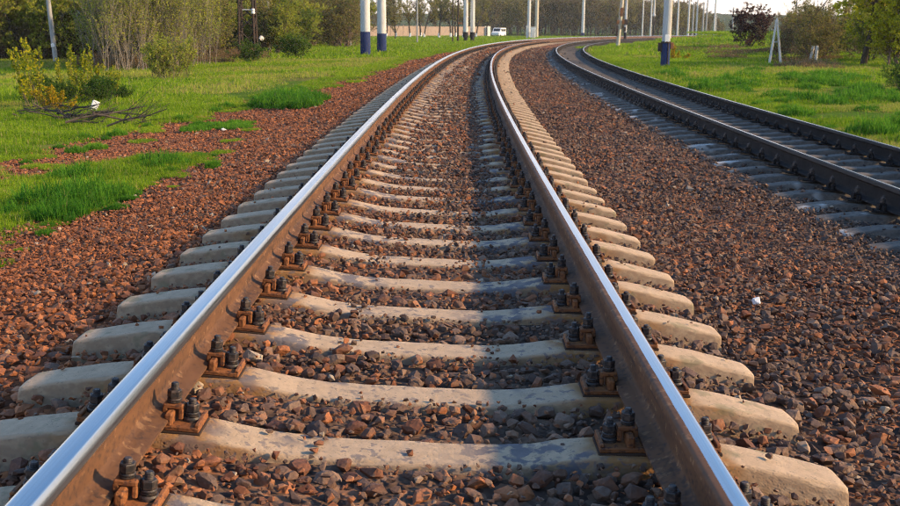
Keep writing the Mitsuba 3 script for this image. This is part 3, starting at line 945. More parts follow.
# ================================================================ PLANTS
def grow(seed, height, stems=1, spread=0.15, levels=3, kids=(7, 6, 5), ratio=(0.55, 0.5, 0.45), r0=0.12, first=0.25, up=0.25, wander=0.10, ang=(35, 65), leaves=6, leaf=0.06, last_r=0.006, base=0.0, leaf_from=0.15):
    """A plant as (limb mesh, twig mesh, leaf mesh): tapered limbs that fork, with small leaves strewn along the twigs."""
    r = np.random.default_rng(seed)
    lv = [[] for _ in range(levels + 1)]
    st = []
    for k in range(stems):
        a, t = r.uniform(0, 2 * np.pi), abs(r.normal(0, spread))
        d = np.array([math.cos(a) * math.sin(t), math.sin(a) * math.sin(t), math.cos(t)])
        p0 = np.array([math.cos(a), math.sin(a), 0]) * base * r.uniform(0, 1) if stems > 1 else np.zeros(3)
        st.append((p0, d, height * r.uniform(0.75, 1.0) if stems > 1 else height, r0))
    cur = st
    leaves_p = []
    for L in range(levels + 1):
        K = 7 if L == 0 else 5 if L == 1 else 4
        nxt = []
        for p0, d, ln, rad in cur:
            pts, dd = [p0], d.copy()
            for k in range(K - 1):
                dd = dd + r.normal(0, wander, 3) + np.array([0, 0, up * 0.25])
                dd /= np.linalg.norm(dd)
                pts.append(pts[-1] + dd * ln / (K - 1))
            pts = np.array(pts)
            end = 0.25 if L < levels else 0.4
            lv[L].append((pts, rad * np.linspace(1, end, K)))
            if L < levels:
                n = max(1, int(round(kids[L] * r.uniform(0.75, 1.25))))
                for f in np.sort(r.uniform(first if L == 0 else 0.15, 1.0, n)):
                    i = min(int(f * (K - 1)), K - 2)
                    w = f * (K - 1) - i
                    q = pts[i] * (1 - w) + pts[i + 1] * w
                    t = (pts[i + 1] - pts[i]) / np.linalg.norm(pts[i + 1] - pts[i])
                    v = r.normal(size=3)
                    v -= v @ t * t
                    v /= np.linalg.norm(v)
                    g = math.radians(r.uniform(*ang))
                    nd = t * math.cos(g) + v * math.sin(g) + np.array([0, 0, up])
                    nd /= np.linalg.norm(nd)
                    nxt.append((q, nd, ln * ratio[L] * r.uniform(0.7, 1.2) * (1.15 - 0.45 * f), max(rad * (1 - 0.7 * f) * 0.6, last_r)))
            if L >= levels - 1 and leaves:
                n = int(leaves * (1 if L == levels else 0.5))
                f = r.uniform(leaf_from, 1.0, n) * (K - 1)
                i = np.minimum(f.astype(int), K - 2)
                w = (f - i)[:, None]
                leaves_p.append(pts[i] * (1 - w) + pts[i + 1] * w)
        cur = nxt
    def mesh(ls, sides):
        ms, at = [], 0
        for l in ls:
            if l:
                v, f = tubes([x[0] for x in l], [x[1] for x in l], sides)
                ms.append((v, f + at))
                at += len(v)
        return (np.vstack([m[0] for m in ms]), np.vstack([m[1] for m in ms])) if ms else None
    limbs = mesh(lv[:1] if levels < 2 else lv[:2], 6)
    twigs = mesh(lv[1:] if levels < 2 else lv[2:], 3)
    lf = leaf_mesh(np.vstack(leaves_p), leaf, r) if leaves_p else None
    return limbs, twigs, lf


def leaf_mesh(P, size, r):
    n = len(P)
    a = r.normal(size=(n, 3))
    a /= np.linalg.norm(a, axis=1, keepdims=True)
    b = np.cross(a, r.normal(size=(n, 3)))
    b /= np.linalg.norm(b, axis=1, keepdims=True)
    s = size * r.uniform(0.6, 1.4, (n, 1))
    P = P + r.normal(0, size * 0.6, (n, 3))
    V = np.stack([P - a * s, P + b * s * 0.55, P + a * s, P - b * s * 0.55], 1).reshape(-1, 3)
    o = np.arange(n)[:, None] * 4
    F = np.vstack([o + [0, 1, 2], o + [0, 2, 3]])
    U = np.repeat(np.c_[r.uniform(0, 1, n), r.uniform(0, 1, n)], 4, axis=0)
    return V, F, U


def species(name, seed, bark_mat, leaf_mat, **kw):
    limbs, twigs, lf = grow(seed, **kw)
    scene[f'shape_{name}_trunk'] = {'type': 'shapegroup', 'limbs': mikit.ply(limbs, bark_mat, smooth=True)}
    crown = {'type': 'shapegroup'}
    if twigs is not None:
        crown['twigs'] = mikit.ply(twigs, bark_mat, smooth=False)
    if lf is not None:
        crown['leaves'] = mikit.ply(lf[:2], leaf_mat, uv=lf[2])
    scene[f'shape_{name}_crown'] = crown


def plant(kind, name, label, category, x, y, rz, s=1.0, group=None, dz=-0.05, lean=(0, 0), parts=('trunk', 'crown')):
    key = numbered(name)
    M = place(x, y, rz, s, dz=dz, lean=lean)
    for part, of in zip(parts, ('trunk', 'crown')):
        scene[f'{key}__{part}'] = {'type': 'instance', 'to_world': M, 'g': ref(f'shape_{kind}_{of}')}
    tag(key, label, category, group)
    return key


for v in range(3):
    species(f'spring{v}', 100 + v, 'mat_bark', 'mat_leaf_spring', height=4.6, stems=6, spread=0.32, base=0.5, levels=3, kids=(11, 6, 4), ratio=(0.42, 0.5, 0.5), r0=0.05, first=0.08, leaves=9, leaf=0.055, last_r=0.004, up=0.2)
for v in range(2):
    species(f'olive{v}', 120 + v, 'mat_bark_brown', 'mat_leaf_olive', height=4.4, stems=7, spread=0.36, base=0.5, levels=3, kids=(11, 6, 4), ratio=(0.42, 0.5, 0.5), r0=0.045, first=0.06, leaves=7, leaf=0.05, last_r=0.004, up=0.2)
for v in range(2):
    species(f'brown{v}', 130 + v, 'mat_bark_brown', 'mat_leaf_bud', height=3.4, stems=12, spread=0.40, base=0.6, levels=2, kids=(14, 7), ratio=(0.42, 0.45), r0=0.022, first=0.05, leaves=7, leaf=0.035, last_r=0.004, up=0.3)
for v in range(2):
    species(f'pale{v}', 140 + v, 'mat_bark_pale', 'mat_leaf_spring', height=4.4, stems=26, spread=0.20, base=1.2, levels=2, kids=(10, 6), ratio=(0.40, 0.5), r0=0.015, first=0.12, leaves=7, leaf=0.036, last_r=0.004, up=0.5, ang=(18, 45))
for v in range(2):
    species(f'low{v}', 150 + v, 'mat_bark_dark', 'mat_leaf_green', height=1.1, stems=16, spread=0.65, base=0.35, levels=2, kids=(8, 5), ratio=(0.5, 0.5), r0=0.012, first=0.1, leaves=10, leaf=0.028, last_r=0.003)
species('tuftbush', 160, 'mat_bark_brown', 'mat_leaf_spring', height=1.35, stems=40, spread=0.42, base=0.7, levels=2, kids=(7, 4), ratio=(0.4, 0.5), r0=0.008, first=0.1, leaves=9, leaf=0.028, last_r=0.003, up=0.5)
for v in range(2):
    species(f'yellow{v}', 170 + v, 'mat_bark_brown', 'mat_leaf_yellow', height=1.45, stems=7, spread=0.22, base=0.32, levels=1, kids=(22,), ratio=(0.16,), r0=0.010, first=0.12, leaves=16, leaf=0.026, last_r=0.003, up=0.5)
species('gold', 175, 'mat_bark_brown', 'mat_leaf_gold', height=0.62, stems=12, spread=0.55, base=0.25, levels=1, kids=(14,), ratio=(0.3,), r0=0.008, first=0.2, leaves=14, leaf=0.026, last_r=0.003, up=0.4)
species('plum', 180, 'mat_bark_dark', 'mat_leaf_plum', height=3.6, stems=8, spread=0.55, base=0.3, levels=3, kids=(10, 6, 4), ratio=(0.45, 0.5, 0.5), r0=0.05, first=0.1, leaves=12, leaf=0.055, last_r=0.004, up=0.1)
species('willow', 185, 'mat_bark_brown', 'mat_leaf_willow', height=3.6, stems=9, spread=0.5, base=0.5, levels=3, kids=(10, 6, 4), ratio=(0.45, 0.5, 0.5), r0=0.045, first=0.06, leaves=22, leaf=0.050, last_r=0.004, up=0.25)
species('oldtree', 190, 'mat_bark_dark', 'mat_leaf_olive', height=5.6, stems=1, spread=0.05, levels=4, kids=(10, 7, 5, 4), ratio=(0.75, 0.55, 0.5, 0.5), r0=0.16, first=0.22, leaves=3, leaf=0.03, last_r=0.006, up=0.10, wander=0.16, ang=(40, 75))
for v in range(3):
    species(f'bare{v}', 200 + v, 'mat_bark_dark', 'mat_leaf_olive' if v == 1 else 'mat_leaf_bud', height=10.5, stems=1, spread=0.04, levels=3, kids=(20, 9, 5), ratio=(0.40, 0.5, 0.5), r0=0.16, first=0.16, leaves=4, leaf=0.11, last_r=0.012, up=0.25, wander=0.07)
for v in range(2):
    species(f'orchard{v}', 210 + v, 'mat_bark_dark', 'mat_leaf_olive', height=7.0, stems=1, spread=0.05, levels=3, kids=(15, 7, 5), ratio=(0.42, 0.5, 0.5), r0=0.17, first=0.28, leaves=6, leaf=0.10, last_r=0.010, up=0.22, wander=0.07)
species('conifer', 220, 'mat_bark_dark', 'mat_leaf_green', height=7.5, stems=1, spread=0.0, levels=2, kids=(60, 10), ratio=(0.24, 0.35), r0=0.12, first=0.12, leaves=16, leaf=0.11, last_r=0.008, up=-0.05, wander=0.02, ang=(75, 95))
species('blossom', 225, 'mat_bark_pale', 'mat_blossom', height=5.0, stems=5, spread=0.3, base=0.4, levels=3, kids=(10, 6, 4), ratio=(0.42, 0.5, 0.5), r0=0.05, first=0.25, leaves=8, leaf=0.06, last_r=0.004)

# ---------------------------------------------------------------- grass: blades in patches, laid side by side
def blades(seed, n, R, hmin, hmax, w, lean=0.35, edge=0.35):
    r = np.random.default_rng(seed)
    rr, a = R * np.sqrt(r.uniform(0, 1, n)), r.uniform(0, 2 * np.pi, n)
    B = np.stack([rr * np.cos(a), rr * np.sin(a), np.full(n, -0.03)], -1)
    clump = meshkit.fbm(B * np.array([5, 5, 1]) + seed, 2, seed)
    h = (hmin + (hmax - hmin) * np.clip(clump * 1.3 - 0.15, 0, 1)) * r.uniform(0.55, 1.15, n) * (1 - edge * (rr / R) ** 3)
    d = r.uniform(0, 2 * np.pi, n)
    L = np.abs(r.normal(0, lean, n))
    dirn = np.stack([np.cos(d), np.sin(d), 0 * d], -1)
    side = np.stack([-np.sin(d), np.cos(d), 0 * d], -1) * (w * r.uniform(0.6, 1.3, n))[:, None] / 2
    up = np.array([0, 0, 1.0])
    m = B + (up * 0.6 + dirn * (0.35 * L)[:, None]) * h[:, None]
    t = B + (up * np.cos(L)[:, None] + dirn * np.sin(L)[:, None] * 1.1) * h[:, None]
    V = np.stack([B - side, B + side, m + side * 0.8, m - side * 0.8, t], 1).reshape(-1, 3)
    o = np.arange(n)[:, None] * 5
    F = np.vstack([o + [0, 1, 2], o + [0, 2, 3], o + [3, 2, 4]])
    return V, F, np.repeat(np.c_[r.uniform(0, 1, n), r.uniform(0, 1, n)], 5, axis=0)


def patch_kind(name, mat, *a, **k):
    V, F, U = blades(*a, **k)
    scene['shape_' + name] = {'type': 'shapegroup', 'blades': mikit.ply((V, F), mat, uv=U)}


for v in range(3):
    patch_kind(f'lush{v}', 'mat_grass', 300 + v, 1500, 0.55, 0.05, 0.20, 0.009)
    patch_kind(f'deep{v}', 'mat_grass_deep', 310 + v, 1500, 0.42, 0.07, 0.24, 0.010)
    patch_kind(f'sere{v}', 'mat_grass_yellow', 320 + v, 1500, 0.6, 0.04, 0.15, 0.009)
    patch_kind(f'fieldlush{v}', 'mat_grass', 330 + v, 2600, 1.7, 0.08, 0.26, 0.022)
    patch_kind(f'fieldsere{v}', 'mat_grass_yellow', 340 + v, 2600, 1.7, 0.06, 0.24, 0.022)
    patch_kind(f'weed{v}', 'mat_grass_deep', 370 + v, 900, 0.40, 0.06, 0.42, 0.016, lean=0.55)
    patch_kind(f'straw{v}', 'mat_straw', 350 + v, 1500, 1.2, 0.20, 0.75, 0.020, lean=0.3)
    patch_kind(f'farlush{v}', 'mat_grass', 360 + v, 2600, 4.5, 0.12, 0.40, 0.06)
for name, label in (('grass', 'short green spring grass on the verges and in tufts on the gravel'), ('dry_grass', 'reddish brown dry grass and old stalks at the foot of the thicket')):
    tag(name, label, 'grass', kind='stuff')
_n = {'grass': 0, 'dry_grass': 0}


def lay(kind, x, y, rz, s=1.0, name='grass', dz=0.0, sz=1.0):
    _n[name] += 1
    M = T().translate([float(x), float(y), float(ground_z(x, y) + dz)]).rotate([0, 0, 1], math.degrees(rz)).scale([float(s), float(s), float(s * sz)])
    scene[f'{name}__{_n[name]:03d}'] = {'type': 'instance', 'to_world': M, 'g': ref('shape_' + kind)}


g = np.random.default_rng(41)


def field(x0, x1, y0, y1, step, test, kinds, size=1.0, sere=0.5, freq=0.25):
    xs, ys = np.meshgrid(np.arange(x0, x1, step), np.arange(y0, y1, step), indexing='ij')
    xs, ys = xs.ravel() + g.uniform(-0.4, 0.4, xs.size) * step, ys.ravel() + g.uniform(-0.4, 0.4, xs.size) * step
    s, o = to_track(xs, ys)
    ok = test(xs, ys, s, o) & (np.abs(xs) < 0.45 * ys + 2.0)
    n = meshkit.fbm(np.stack([xs * freq, ys * freq, 0 * xs], -1), 3, 61)
    ok &= meshkit.fbm(np.stack([xs * 0.55, ys * 0.35, 0 * xs + 3], -1), 2, 67) < 0.66
    for x, y, w in zip(xs[ok], ys[ok], n[ok]):
        k = kinds[1] if w > sere else kinds[0]
        lay(f'{k}{g.integers(0, 3)}', x, y, g.uniform(0, 6.28), size * g.uniform(0.85, 1.2))


def wob(s, f=0.6, seed=3, amp=1.0):
    return amp * (meshkit.fbm(np.stack([np.asarray(s) * f, 0 * s, 0 * s], -1), 3, seed) - 0.5)


edge_left = lambda s: np.interp(s, [8, 13.6, 16.8, 21, 27, 35, 60, 130], [-5.3, -5.75, -5.3, -4.9, -4.3, -3.9, -4.2, -4.6]) + wob(s, 0.5, 3, 1.0)
edge_right = lambda s: 6.25 + wob(s, 0.6, 8, 0.5)
# left: verge beyond the gravel, near then far
field(-14, -3, 9, 26, 0.62, lambda x, y, s, o: o < edge_left(s) - 0.2, ('lush', 'sere'), sere=0.47)
field(-24, 0, 26, 60, 1.9, lambda x, y, s, o: o < edge_left(s) - 0.9, ('fieldlush', 'fieldsere'), sere=0.47)
field(-20, 30, 60, 135, 5.0, lambda x, y, s, o: (o < edge_left(s) - 3.0) & (o > -30), ('farlush', 'farlush'))
field(-30, 40, 130, 235, 7.0, lambda x, y, s, o: o < -8, ('farlush', 'farlush'), 1.3)
# a fine fringe that hides the seam
for s in np.arange(26, 120, 0.9):
    p = to_world(s, edge_left(s) - 0.1 + g.normal(0, 0.15), 0)
    lay(f'lush{g.integers(0, 3)}', p[0], p[1], g.uniform(0, 6.28), g.uniform(0.7, 1.2) * (1 + s / 120))
# left: tongues of grass on the gravel
def tongue(s, o, kind, size, sz=1.0):
    p = to_world(np.float64(s), np.float64(o), 0)
    lay(f'{kind}{g.integers(0, 3)}', p[0], p[1], g.uniform(0, 6.28), size, sz=sz)


for s in np.arange(5.8, 9.6, 0.26):
    for o in np.arange(-4.6, -3.15, 0.26):
        if o < np.interp(s, [5.8, 7.2, 8.2, 9.0, 9.6], [-3.9, -3.45, -3.5, -3.25, -3.2]) + wob(s, 1.9, 5, 0.5):
            tongue(s + g.normal(0, 0.07), o + g.normal(0, 0.07), 'lush' if g.uniform() < 0.75 else 'sere', g.uniform(0.5, 0.75), 1.1)
for s in np.arange(9.0, 12.9, 0.24):
    lo, hi = np.interp(s, [9, 10, 11.5, 12.9], [-4.4, -4.5, -4.4, -3.6]), np.interp(s, [9, 9.4, 11, 12.9], [-2.95, -3.0, -3.05, -3.0])
    for o in np.arange(lo, hi, 0.25):
        tongue(s + g.normal(0, 0.06), o + g.normal(0, 0.06), 'deep' if (s < 10.0 and o > -3.7) else 'lush', g.uniform(0.45, 0.72), 1.15)
for s, o, sz in [(21.0, -2.95, 0.75), (21.2, -3.2, 0.9), (21.6, -3.5, 1.0), (22.0, -3.8, 0.95), (22.4, -4.1, 0.8), (21.9, -3.2, 0.95), (22.6, -3.5, 1.05), (23.1, -3.8, 0.95), (22.9, -3.1, 0.8), (23.6, -3.4, 0.85), (23.9, -3.9, 0.9), (24.4, -4.2, 0.8)]:
    tongue(s, o, 'weed', sz * 1.15, 1.15)
for s, o in [(17.0, -3.45), (17.3, -3.7), (17.5, -3.95), (17.1, -4.15), (17.7, -3.6), (17.9, -4.2)]:
    tongue(s, o, 'deep', 0.72, 0.75)
for s, o, sz in [(14.6, -3.0, 0.35), (15.6, -4.6, 0.4), (29, -3.5, 0.6), (31, -3.1, 0.7), (33.5, -3.4, 0.7), (12.9, -2.75, 0.3), (16.3, -3.1, 0.3), (5.9, -3.75, 0.35)]:
    tongue(s, o, 'lush', sz)
# ragged taller clumps and loose tufts that run out into the stones
for k in range(70):
    s = g.uniform(6, 30)
    tongue(s, edge_left(s) + g.normal(0.05, 0.35), 'weed' if g.uniform() < 0.4 else 'lush', g.uniform(0.2, 0.55), g.uniform(0.8, 1.4))
for s, o, z in [(9.3, -3.3, 0.8), (9.5, -3.6, 0.95), (9.9, -3.4, 0.8), (9.7, -3.05, 0.6), (6.9, -3.7, 0.7), (7.6, -4.1, 0.9), (8.3, -4.3, 0.9), (7.1, -4.3, 0.8), (11.9, -3.2, 0.7), (12.4, -3.4, 0.7), (11.3, -4.0, 0.8), (6.3, -3.6, 0.5), (5.75, -3.62, 0.35), (8.7, -3.2, 0.6)]:
    tongue(s, o, 'weed', z, 1.0)
for k in range(60):
    s = g.uniform(5.5, 13)
    tongue(s, np.interp(s, [5.5, 9, 13], [-3.5, -3.0, -2.95]) + abs(g.normal(0, 0.22)) - 0.1, 'lush' if g.uniform() < 0.7 else 'weed', g.uniform(0.10, 0.28), g.uniform(0.8, 1.5))
for k in range(120):
    s, o = g.uniform(16, 42), g.uniform(6.6, 13)
    tongue(s, o, 'weed', g.uniform(0.5, 1.3), g.uniform(0.7, 1.3))
for k in range(60):
    s = g.uniform(14, 42)
    tongue(s, edge_right(s) + g.normal(0.0, 0.15), 'weed' if g.uniform() < 0.4 else 'lush', g.uniform(0.25, 0.5), g.uniform(0.7, 1.2))
# right: verge from the farther track to the trees
field(6, 17, 11, 30, 0.66, lambda x, y, s, o: (o > edge_right(s) + 0.2) & (o < 13), ('lush', 'sere'), sere=0.52)
field(6, 30, 26, 62, 1.9, lambda x, y, s, o: (o > edge_right(s) + (0.5 if True else 0)) & ((y > 30) | (o > 12)), ('fieldlush', 'fieldsere'), sere=0.52)
field(10, 60, 60, 150, 4.6, lambda x, y, s, o: o > edge_right(s) + 2.5, ('farlush', 'farlush'), 0.9)
for s in np.arange(28, 110, 0.8):
    p = to_world(s, edge_right(s) + 0.3 + g.normal(0, 0.2), 0)
    lay(f'lush{g.integers(0, 3)}', p[0], p[1], g.uniform(0, 6.28), g.uniform(0.8, 1.3) * (1 + s / 120))
# bright tussocks beside the farther track before the bend
for s, o, z in [(70, 6.9, 2.2), (72, 7.4, 2.4), (75, 7.0, 2.2), (60, 7.2, 1.7), (56, 7.0, 1.6), (52, 7.4, 1.6), (46, 7.0, 1.3), (42, 7.5, 1.2), (48.5, 7.6, 1.3)]:
    tongue(s, o, 'lush', z, 1.15)
# weeds and old stalks
for k in range(20):
    x, y = g.uniform(14, 27), g.uniform(40, 66)
    if to_track(x, y)[1] > 11.3:
        lay(f'straw{g.integers(0, 3)}', x, y, g.uniform(0, 6.28), g.uniform(0.6, 1.0), 'dry_grass', sz=0.8)
for k in range(16):
    x, y = g.uniform(15, 20), g.uniform(62, 82)
    lay(f'straw{g.integers(0, 3)}', x, y, g.uniform(0, 6.28), g.uniform(0.7, 1.1), 'dry_grass', sz=0.7)
for k in range(75):
    y = g.uniform(46, 82)
    x = -9.5 - (y - 40) * 0.08 - g.uniform(0, 1) * (5 + 0.22 * (y - 40))
    lay(f'straw{g.integers(0, 3)}', x, y, g.uniform(0, 6.28), g.uniform(0.8, 1.2), 'dry_grass')

# ---------------------------------------------------------------- the thicket on the left
tk = np.random.default_rng(52)
THICKET = {'spring': 'yellow green budding shrub in the thick scrub on the left', 'olive': 'olive brown half leafed shrub in the thick scrub on the left', 'brown': 'brown bare twiggy shrub at the foot of the scrub on the left',
           'pale': 'clump of pale bare upright saplings in the scrub on the left'}


def thicket(kind, nv, x, y, s=1.0):
    plant(f'{kind}{tk.integers(0, nv)}', {'spring': 'budding_shrub', 'olive': 'olive_shrub', 'brown': 'bare_shrub', 'pale': 'sapling_clump'}[kind], THICKET[kind], {'pale': 'saplings'}.get(kind, 'shrub'), x, y, tk.uniform(0, 6.28), s, {'spring': 'budding shrubs of the left scrub', 'olive': 'olive shrubs of the left scrub', 'brown': 'bare shrubs of the left scrub', 'pale': 'pale saplings of the left scrub'}[kind])


def clear(x, y):
    return y > 78 or x / y < -0.246


# far left: green and yellow green shrubs behind a field strip
for k in range(26):
    y = tk.uniform(57, 76)
    x = -0.452 * y + tk.uniform(-1.5, 15) - 1.0
    if x < -12.5 - (y - 50) * 0.10:
        thicket(*(('spring', 3) if tk.uniform() < 0.68 else ('olive', 2)), x, y, tk.uniform(0.95, 1.3))
for k in range(10):
    y = tk.uniform(54, 60)
    x = -0.43 * y + k * 1.6 + tk.uniform(-0.4, 0.4)
    if x < -13:
        thicket('brown', 2, x, y, tk.uniform(0.35, 0.6))
for k in range(16):
    y = tk.uniform(53.5, 58)
    x = -0.455 * y + k * 0.85 + tk.uniform(-0.5, 0.5)
    if x < -13.5:
        thicket(*(('spring', 3) if k % 4 else ('olive', 2)), x, y + 1.5, tk.uniform(0.75, 1.05))
# middle left: pale upright stems with brown brush at their feet
for k in range(15):
    y = tk.uniform(42, 50)
    x = (-0.325 + 0.012 * k + tk.uniform(-0.012, 0.012)) * y
    if clear(x, y):
        thicket('pale', 2, x, y, tk.uniform(0.85, 1.15))
for k in range(34):
    y = tk.uniform(50, 68)
    x = (-0.335 + 0.0075 * k + tk.uniform(-0.02, 0.02)) * y
    if to_track(x, y)[1] < -11 and clear(x, y):
        if k % 5 < 2:
            thicket('brown', 2, x, y, tk.uniform(0.45, 0.8))
        else:
            thicket(*(('spring', 3) if k % 5 < 4 else ('olive', 2)), x, y, tk.uniform(0.45, 0.85))
for k in range(12):
    y = tk.uniform(67, 74)
    x = (-0.245 + 0.0085 * k) * y
    thicket('spring' if k % 4 else 'olive', 3 if k % 4 else 2, x, y, tk.uniform(0.5, 0.8))
for k in range(16):
    y = tk.uniform(74, 88)
    x = (-0.31 + 0.0095 * k + tk.uniform(-0.02, 0.02)) * y
    thicket('spring' if k % 3 else 'olive', 3 if k % 3 else 2, x, y, tk.uniform(1.1, 1.5))
# right part: a lower bank of scrub
for k in range(46):
    y = tk.uniform(86, 128)
    x = (-0.235 + 0.145 * tk.uniform(0, 1)) * y
    if to_track(x, y)[1] < -17:
        c = tk.uniform()
        thicket(*(('olive', 2) if c < 0.42 else ('spring', 3) if c < 0.72 else ('brown', 2)), x, y, tk.uniform(0.95, 1.35))

# ---------------------------------------------------------------- plants that stand out
plant('yellow0', 'yellow_shrub', 'tall thin yellow flowering shrub at the left edge', 'shrub', -9.3, 23.4, 0.4, 1.12)
plant('yellow1', 'yellow_shrub', 'slender yellow green sprig behind the leftmost golden bush', 'shrub', -9.0, 25.2, 1.4, 0.95)
plant('gold', 'golden_bush', 'low golden orange bush at the left edge beside the branch heap', 'bush', -8.45, 22.2, 0.0, 0.9)
for k, (x, y, s) in enumerate([(-9.9, 27.3, 0.72), (-9.2, 27.0, 0.66), (-8.6, 26.6, 0.6)]):
    plant(f'yellow{k % 2}', 'yellow_sprig', ['leftmost of three yellow sprigs over the dark low shrubs', 'middle of three yellow sprigs over the dark low shrubs', 'rightmost of three yellow sprigs over the dark low shrubs'][k], 'shrub', x, y, k * 1.7, s)
for k, (x, y, s) in enumerate([(-9.7, 24.9, 0.62), (-9.0, 24.3, 0.55), (-8.3, 24.7, 0.60), (-8.6, 25.8, 0.6), (-8.05, 25.6, 0.38)]):
    plant(f'low{k % 2}', 'dark_shrub', ['dark green low shrub, leftmost of five beside the golden bush', 'dark green low shrub, the front middle one of five above the branch heap', 'dark green low shrub directly behind the white slab', 'dark green low shrub, rearmost middle one of five by the yellow sprigs', 'dark green low shrub, rightmost of five beyond the white slab'][k], 'shrub', x, y, k * 1.3, s * 0.85, 'dark low shrubs on the left')
plant('tuftbush', 'green_bush', 'bright green rounded bush in front of the pale saplings', 'bush', -9.95, 37.0, 0.3, 1.0)
plant('low0', 'low_bush', 'low yellow green bush below the lattice mast', 'bush', -10.2, 53.5, 0.3, 0.9)
plant('low1', 'low_bush', 'low dark bush between the lattice mast and the blue based poles', 'bush', -9.0, 61.5, 0.3, 1.2)
plant('blossom', 'blossom_tree', 'white blossoming tree above the pale saplings', 'tree', -17.8, 58.0, 0.2, 1.0)
plant('conifer', 'conifer', 'small dark conifer against the sky on the left', 'tree', -24.0, 165.0, 0.2, 0.95)
plant('plum', 'plum_bush', 'round dark purple bush beyond the right verge', 'bush', 21.9, 78.0, 0.2, 0.76)
plant('willow', 'yellow_willow', 'bright yellow green willow at the right edge', 'tree', 19.1, 45.2, 0.2, 1.2)
plant('oldtree', 'forked_tree', 'old forked tree with bare spreading limbs left of the yellow willow', 'tree', 18.2, 46.8, 0.9, 1.0)
for k, (kind, x, y, s, lb) in enumerate([('olive0', 16.6, 48.6, 0.50, 'olive bush at the foot of the forked old tree'), ('brown1', 17.4, 51.5, 0.62, 'dark brown twiggy bush left of the forked old tree'), ('olive1', 17.6, 52.0, 0.55, 'olive brown tree above the two short white posts'),
                                         ('brown0', 18.6, 58.0, 0.70, 'brown bush right of the white trestle pole'), ('olive0', 20.0, 60.0, 0.58, 'golden brown tree right of the white trestle pole'), ('spring1', 19.7, 50.0, 0.52, 'green leafed tree behind the forked old tree'),
                                         ('olive1', 24.0, 55.0, 0.80, 'tall olive tree behind the yellow willow'), ('brown0', 16.9, 54.6, 0.55, 'low brown bush behind the two short white posts')]):
    plant(kind, 'verge_tree', lb, 'tree' if 'tree' in lb.split(' ')[2:4] or ' tree ' in lb[:20] else 'bush', x, y, k * 0.9, s)
for k, (kind, x, y, s, lb) in enumerate([('olive0', 18.9, 53.5, 0.62, 'olive tree left of the old forked trunk'), ('spring2', 20.6, 53.0, 0.62, 'fresh green tree right of the old forked trunk'), ('olive1', 21.0, 64.0, 0.66, 'golden olive tree in the back of the right clump'), ('olive0', 23.5, 61.0, 0.75, 'tall olive tree in the back behind the forked trunk'), ('spring0', 22.3, 49.5, 0.80, 'tall fresh green tree behind the yellow willow')]):
    plant(kind, 'verge_tree', lb, 'tree', x, y, k * 1.3 + 0.4, s)
plant('willow', 'yellow_willow', 'smaller yellow willow just right of the forked trunk', 'tree', 18.5, 44.6, 2.2, 0.62)
plant('brown1', 'verge_bush', 'brown low bush at the right edge of the grass', 'bush', 12.2, 27.6, 0.5, 0.30)
plant('low0', 'verge_bush', 'green and brown low bush near the right edge', 'bush', 11.6, 26.6, 0.5, 0.72)
plant('gold', 'verge_bush', 'small yellow green bush right of the blue based signal pole', 'bush', 11.7, 56.0, 0.5, 1.3)

# the orchard row before the wall, its trunks limed white at the foot
lime = lathe([(0, -0.1), (0.215, -0.1), (0.19, 0.35), (0.178, 0.95), (0, 0.96)], 12)
lime_ply = mikit.ply(lime, 'mat_paint_white', smooth=40)
for k, (x, y, s) in enumerate([(-12.0, 196, 0.92), (-9.9, 188, 1.05), (-7.2, 184, 1.0), (-4.9, 190, 0.96), (-2.2, 186, 1.08), (-0.2, 192, 1.0), (2.0, 184, 0.95), (-6.0, 206, 1.1), (0.8, 204, 1.1), (4.6, 200, 0.92)]):
    key = plant(f'orchard{k % 2}', 'orchard_tree', 'dark tree with a limed trunk before the beige wall', 'tree', x, y, k * 1.1, s, 'trees before the beige wall')
    scene[key + '__limed_foot'] = {**lime_ply, 'to_world': place(x, y, 0, s)}
# tall bare trees behind wall and scrub
bt = np.random.default_rng(8)
for k in range(24):
    y = bt.uniform(225, 262)
    x = (-0.25 + 0.0125 * k + bt.uniform(-0.006, 0.006)) * y
    plant(f'bare{k % 3}', 'bare_tree', 'tall bare tree behind the scrub and the beige wall', 'tree', x, y, bt.uniform(0, 6.28), bt.uniform(0.55, 0.78), 'bare trees behind the scrub and the wall')
for k in range(8):
    y = bt.uniform(135, 165)
    x = (-0.125 + 0.013 * k) * y - 3
    plant(f'bare{k % 3}', 'bare_tree', 'tall bare tree behind the low scrub left of the white poles', 'tree', x, y, bt.uniform(0, 6.28), bt.uniform(0.55, 0.72), 'bare trees left of the white poles')
# the far wood: a mass of bare trees
tag('wood', 'dark bare wood beyond the bend', 'wood', kind='stuff')
wn = 0
for k in range(260):
    y = bt.uniform(285, 400)
    u = bt.uniform(0.015, 0.255)
    x = u * y
    s, o = to_track(x, y)
    if -9 < o < 14:
        continue
    h = np.interp(u, [0, 0.1, 0.2, 0.23, 0.255], [1.1, 1.02, 0.92, 0.75, 0.5]) * bt.uniform(0.75, 1.1) * y / 330
    M = place(x, y, bt.uniform(0, 6.28), h, dz=-0.3)
    for of in ('trunk', 'crown'):
        wn += 1
        scene[f'wood__{wn:03d}'] = {'type': 'instance', 'to_world': M, 'g': ref(f'shape_bare{k % 3}_{of}')}

